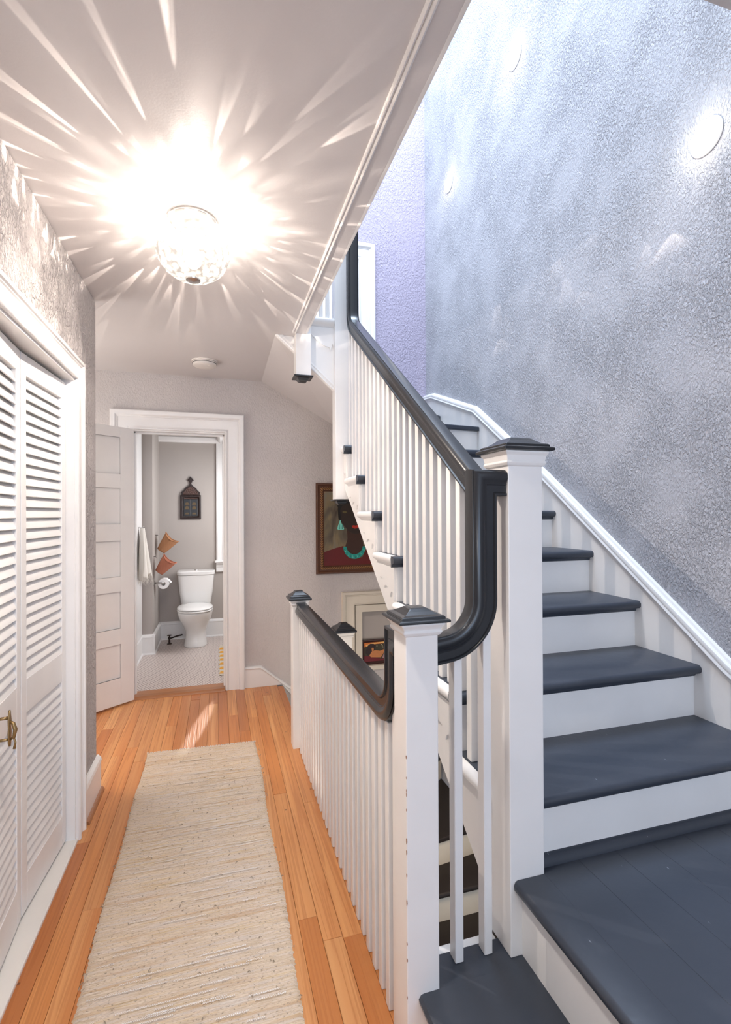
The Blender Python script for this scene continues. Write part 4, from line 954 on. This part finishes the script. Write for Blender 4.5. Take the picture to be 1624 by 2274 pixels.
# wall mirror with little carved doors
M_carv = paint('carved_dark_wood', srgb(36, 19, 15), .4, (140, .9, .004), grime=.3, scale=50)
M_emb = paint('embossed_metal', srgb(74, 50, 42), .4, (90, 1, .006), grime=.45, scale=70)
mi = thing('wall_mirror', 'small carved dark wooden mirror cabinet with pointed top above the toilet', 'mirror', (-.300, BY, 1.350))
W_, H_ = .112, .275
MB().sweep([(0,0),(.022,0),(.026,.010),(.024,.020),(.016,.026),(.012,.034),(0,.036)], [(W_, 0, H_), (-W_, 0, H_), (-W_, 0, 0), (W_, 0, 0)], (0,-1,0), cyclic=True).build('frame', M_carv, mi, smooth=True)
half = [(.102,0),(.102,.030),(.086,.048),(.074,.052),(.068,.070),(.050,.088),(.030,.102),(.016,.116),(.010,.132),(.009,.142),(.020,.150),(.016,.160),(.034,.164),(.028,.182),(.012,.196),(0,.215)]
MB().ext([(x_, z_+H_) for x_, z_ in half]+[(-x_, z_+H_) for x_, z_ in half[::-1][1:]], 'Y', -.020, 0).build('crest', M_carv, mi, bevel=.003)
MB().ext([(x_*.80, z_*.82+H_+.004) for x_, z_ in half[:8]]+[(-x_*.80, z_*.82+H_+.004) for x_, z_ in half[:8][::-1]], 'Y', -.026, -.019).build('embossed_plate', M_emb, mi, bevel=.002)
M_door = paint('painted_door_blue', srgb(10, 11, 15), .3)
for s_ in (-1, 1):
    x0, x1 = sorted((s_*.003, s_*.074))
    dd = bx('cabinet_door', M_door, mi, x0, x1, -.014, -.004, .038, H_-.045, bevel=.002)
    for zz, hh in ((.165, .030), (.112, .042), (.055, .022)):
        MB().ext([(x0+.012,zz),(x1-.012,zz),(x1-.016,zz+hh*.7),((x0+x1)/2,zz+hh),(x0+.016,zz+hh*.7)], 'Y', -.017, -.013).build('gold_motif', flat('gold_motif', 92, 74, 46), dd)
bx('embossed_plate', M_emb, mi, -.072, .072, -.018, -.006, H_-.044, H_-.034, bevel=.002)

# straw baskets on hooks
def basket(lab, x0, y_, z_, m, s=1.0):
    t = thing('basket', lab, 'basket', (x0, y_, z_), group='straw baskets on the bathroom wall')
    a = R(38)   # mouth tips up and outward
    rs = []; r2s = []
    for i in range(12):
        h = i/11; rad_ = (.050+.042*h)*s; d = .150*h*s
        ring = []
        for k_ in range(32):
            t_ = 2*math.pi*k_/32
            # flattened cone, axis leaning out from the wall
            px, py = rad_*.85*math.cos(t_), rad_*math.sin(t_)
            hz = d + (.028*math.cos(t_)**2*h*h*s)
            ring.append((px*math.cos(a)+hz*math.sin(a)+.050*s, py, -px*math.sin(a)+hz*math.cos(a)-.115*s))
        rs.append(ring)
    c0 = [sum(p[i] for p in rs[0])/32 for i in range(3)]
    inn = [[(c0[0]+(p[0]-c0[0])*.95, p[1]*.95, c0[2]+(p[2]-c0[2])*.97) for p in r] for r in rs[::-1]]
    MB().rings(rs+inn, cap=True).build('shell', m, t, smooth='all')
    MB().tube([rs[-1][k_ % 32] for k_ in range(33)], .004*s, 6).build('rim', m, t, smooth='all')
    MB().tube([(-.0,0,.045*s),(.02*s,0,.046*s),(.024*s,0,.04*s)], .003, 6).build('hook', M_pipe, t)
    MB().tube([(.018*s,0,.045*s),(.012*s,-.004,.02*s),(.018*s,0,-.02*s)], .0025, 6).build('hanging_loop', M_cloth, t)
    return t
basket('upper orange straw basket hung on the bathroom wall by a hook', -.636, 5.66, 1.140, M_bask1, 1.05)
basket('lower coral straw basket hung on the bathroom wall by a hook', -.636, 5.50, .925, M_bask2, 1.0)

# toilet paper holder
t = thing('toilet_paper_holder', 'metal bar holding a white toilet paper roll below the baskets', 'toilet paper holder', (-.636, 5.50, .700))
MB().lathe([(.0005,0),(.026,0),(.026,.006),(.012,.010)], n=20, axis='X').build('mount', M_chrome, t, smooth=True)
MB().tube([(.0,0,.0),(.075,0,0),(.088,.006,0),(.092,.02,0),(.092,.13,0)], .0095, 12).build('bar', M_chrome, t, smooth='all')
ro = thing('toilet_paper_roll', 'white toilet paper roll on its metal bar', 'toilet paper', (-.545, 5.565, .688))
MB().lathe([(.020,-.05),(.052,-.05),(.054,-.047),(.054,.047),(.052,.05),(.020,.05),(.020,-.05)], n=36, axis='Y').build('roll', M_paper, ro, smooth=True)
MB().ext([(.0,.054),(.030,.050),(.055,.030),(.074,.006),(.072,.002),(.050,.026),(.028,.045),(0,.052)], 'Y', -.048, .048).build('loose_sheet', M_paper, ro)
MB().lathe([(.0205,-.051),(.021,-.051),(.021,.051),(.0205,.051)], n=24, axis='Y').build('core', flat('cardboard', 120, 96, 74), ro)

# towel on the linen door
tw = thing('hand_towel', 'cream fringed gauze towel hanging from a hook in the bathroom', 'towel', (-.722, 5.14, 1.275))
mb = MB(); nu, nv = 60, 26; vs = []
for j in range(nv+1):
    v = j/nv; wdt = .05+.30*v**.8
    for i in range(nu+1):
        u = i/nu
        drop = .445*v+.045*v*math.sin(u*9)+.02*v*(u > .45)
        fold = (.018+.030*v)*math.sin(u*6*math.pi+.6*math.sin(v*3))
        vs.append((.030+.018*v+fold+.012*v*u*4*(1-u), (u-.5)*wdt+.06*v*(u-.3), -drop))
mb.add(vs, [(j*(nu+1)+i, j*(nu+1)+i+1, (j+1)*(nu+1)+i+1, (j+1)*(nu+1)+i) for j in range(nv) for i in range(nu)])
c_ = mb.build('cloth', M_cloth, tw, smooth='all')
s_ = c_.modifiers.new('thick', 'SOLIDIFY'); s_.thickness = .003
mb = MB(); r_ = random.Random(2)
for i in range(0, nu+1, 1):
    x_, yy_, z_ = vs[nv*(nu+1)+i]; mb.tube([(x_, yy_, z_+.004), (x_+r_.uniform(-.006,.006), yy_+r_.uniform(-.006,.006), z_-.02), (x_+r_.uniform(-.01,.01), yy_+r_.uniform(-.01,.01), z_-r_.uniform(.03,.05))], [.002,.0016,.0012], 4)
o = mb.build('fringe', M_cloth, tw); o['kind'] = 'stuff'
MB().tube([(-.006,0,.006),(.03,0,.004),(.04,0,.012),(.04,0,.02)], .005, 8).build('hook', M_chrome, tw, smooth='all')

# bath mat
bmx = thing('bath_mat', 'white and yellow patterned bath mat at the right of the toilet', 'bath mat', (.0, 4.6, .0))
MB().box(.005, .62, -.10, .90, .001, .010).build('mat', flat('mat_white', 205, 196, 180), bmx, bevel=.003)
for i in range(7):
    y_ = -.07+i*.135
    for x_ in (.006, .19, .37):
        MB().ext([(x_, y_),(x_+.06, y_-.012),(x_+.13, y_),(x_+.135, y_+.055),(x_+.07, y_+.07),(x_+.01, y_+.06)], 'Z', .009, .0115).build('yellow_patch', flat('mat_yellow', 214, 150, 28) if (i == 0 and x_ == .006) else bpy.data.materials['mat_yellow'], bmx)
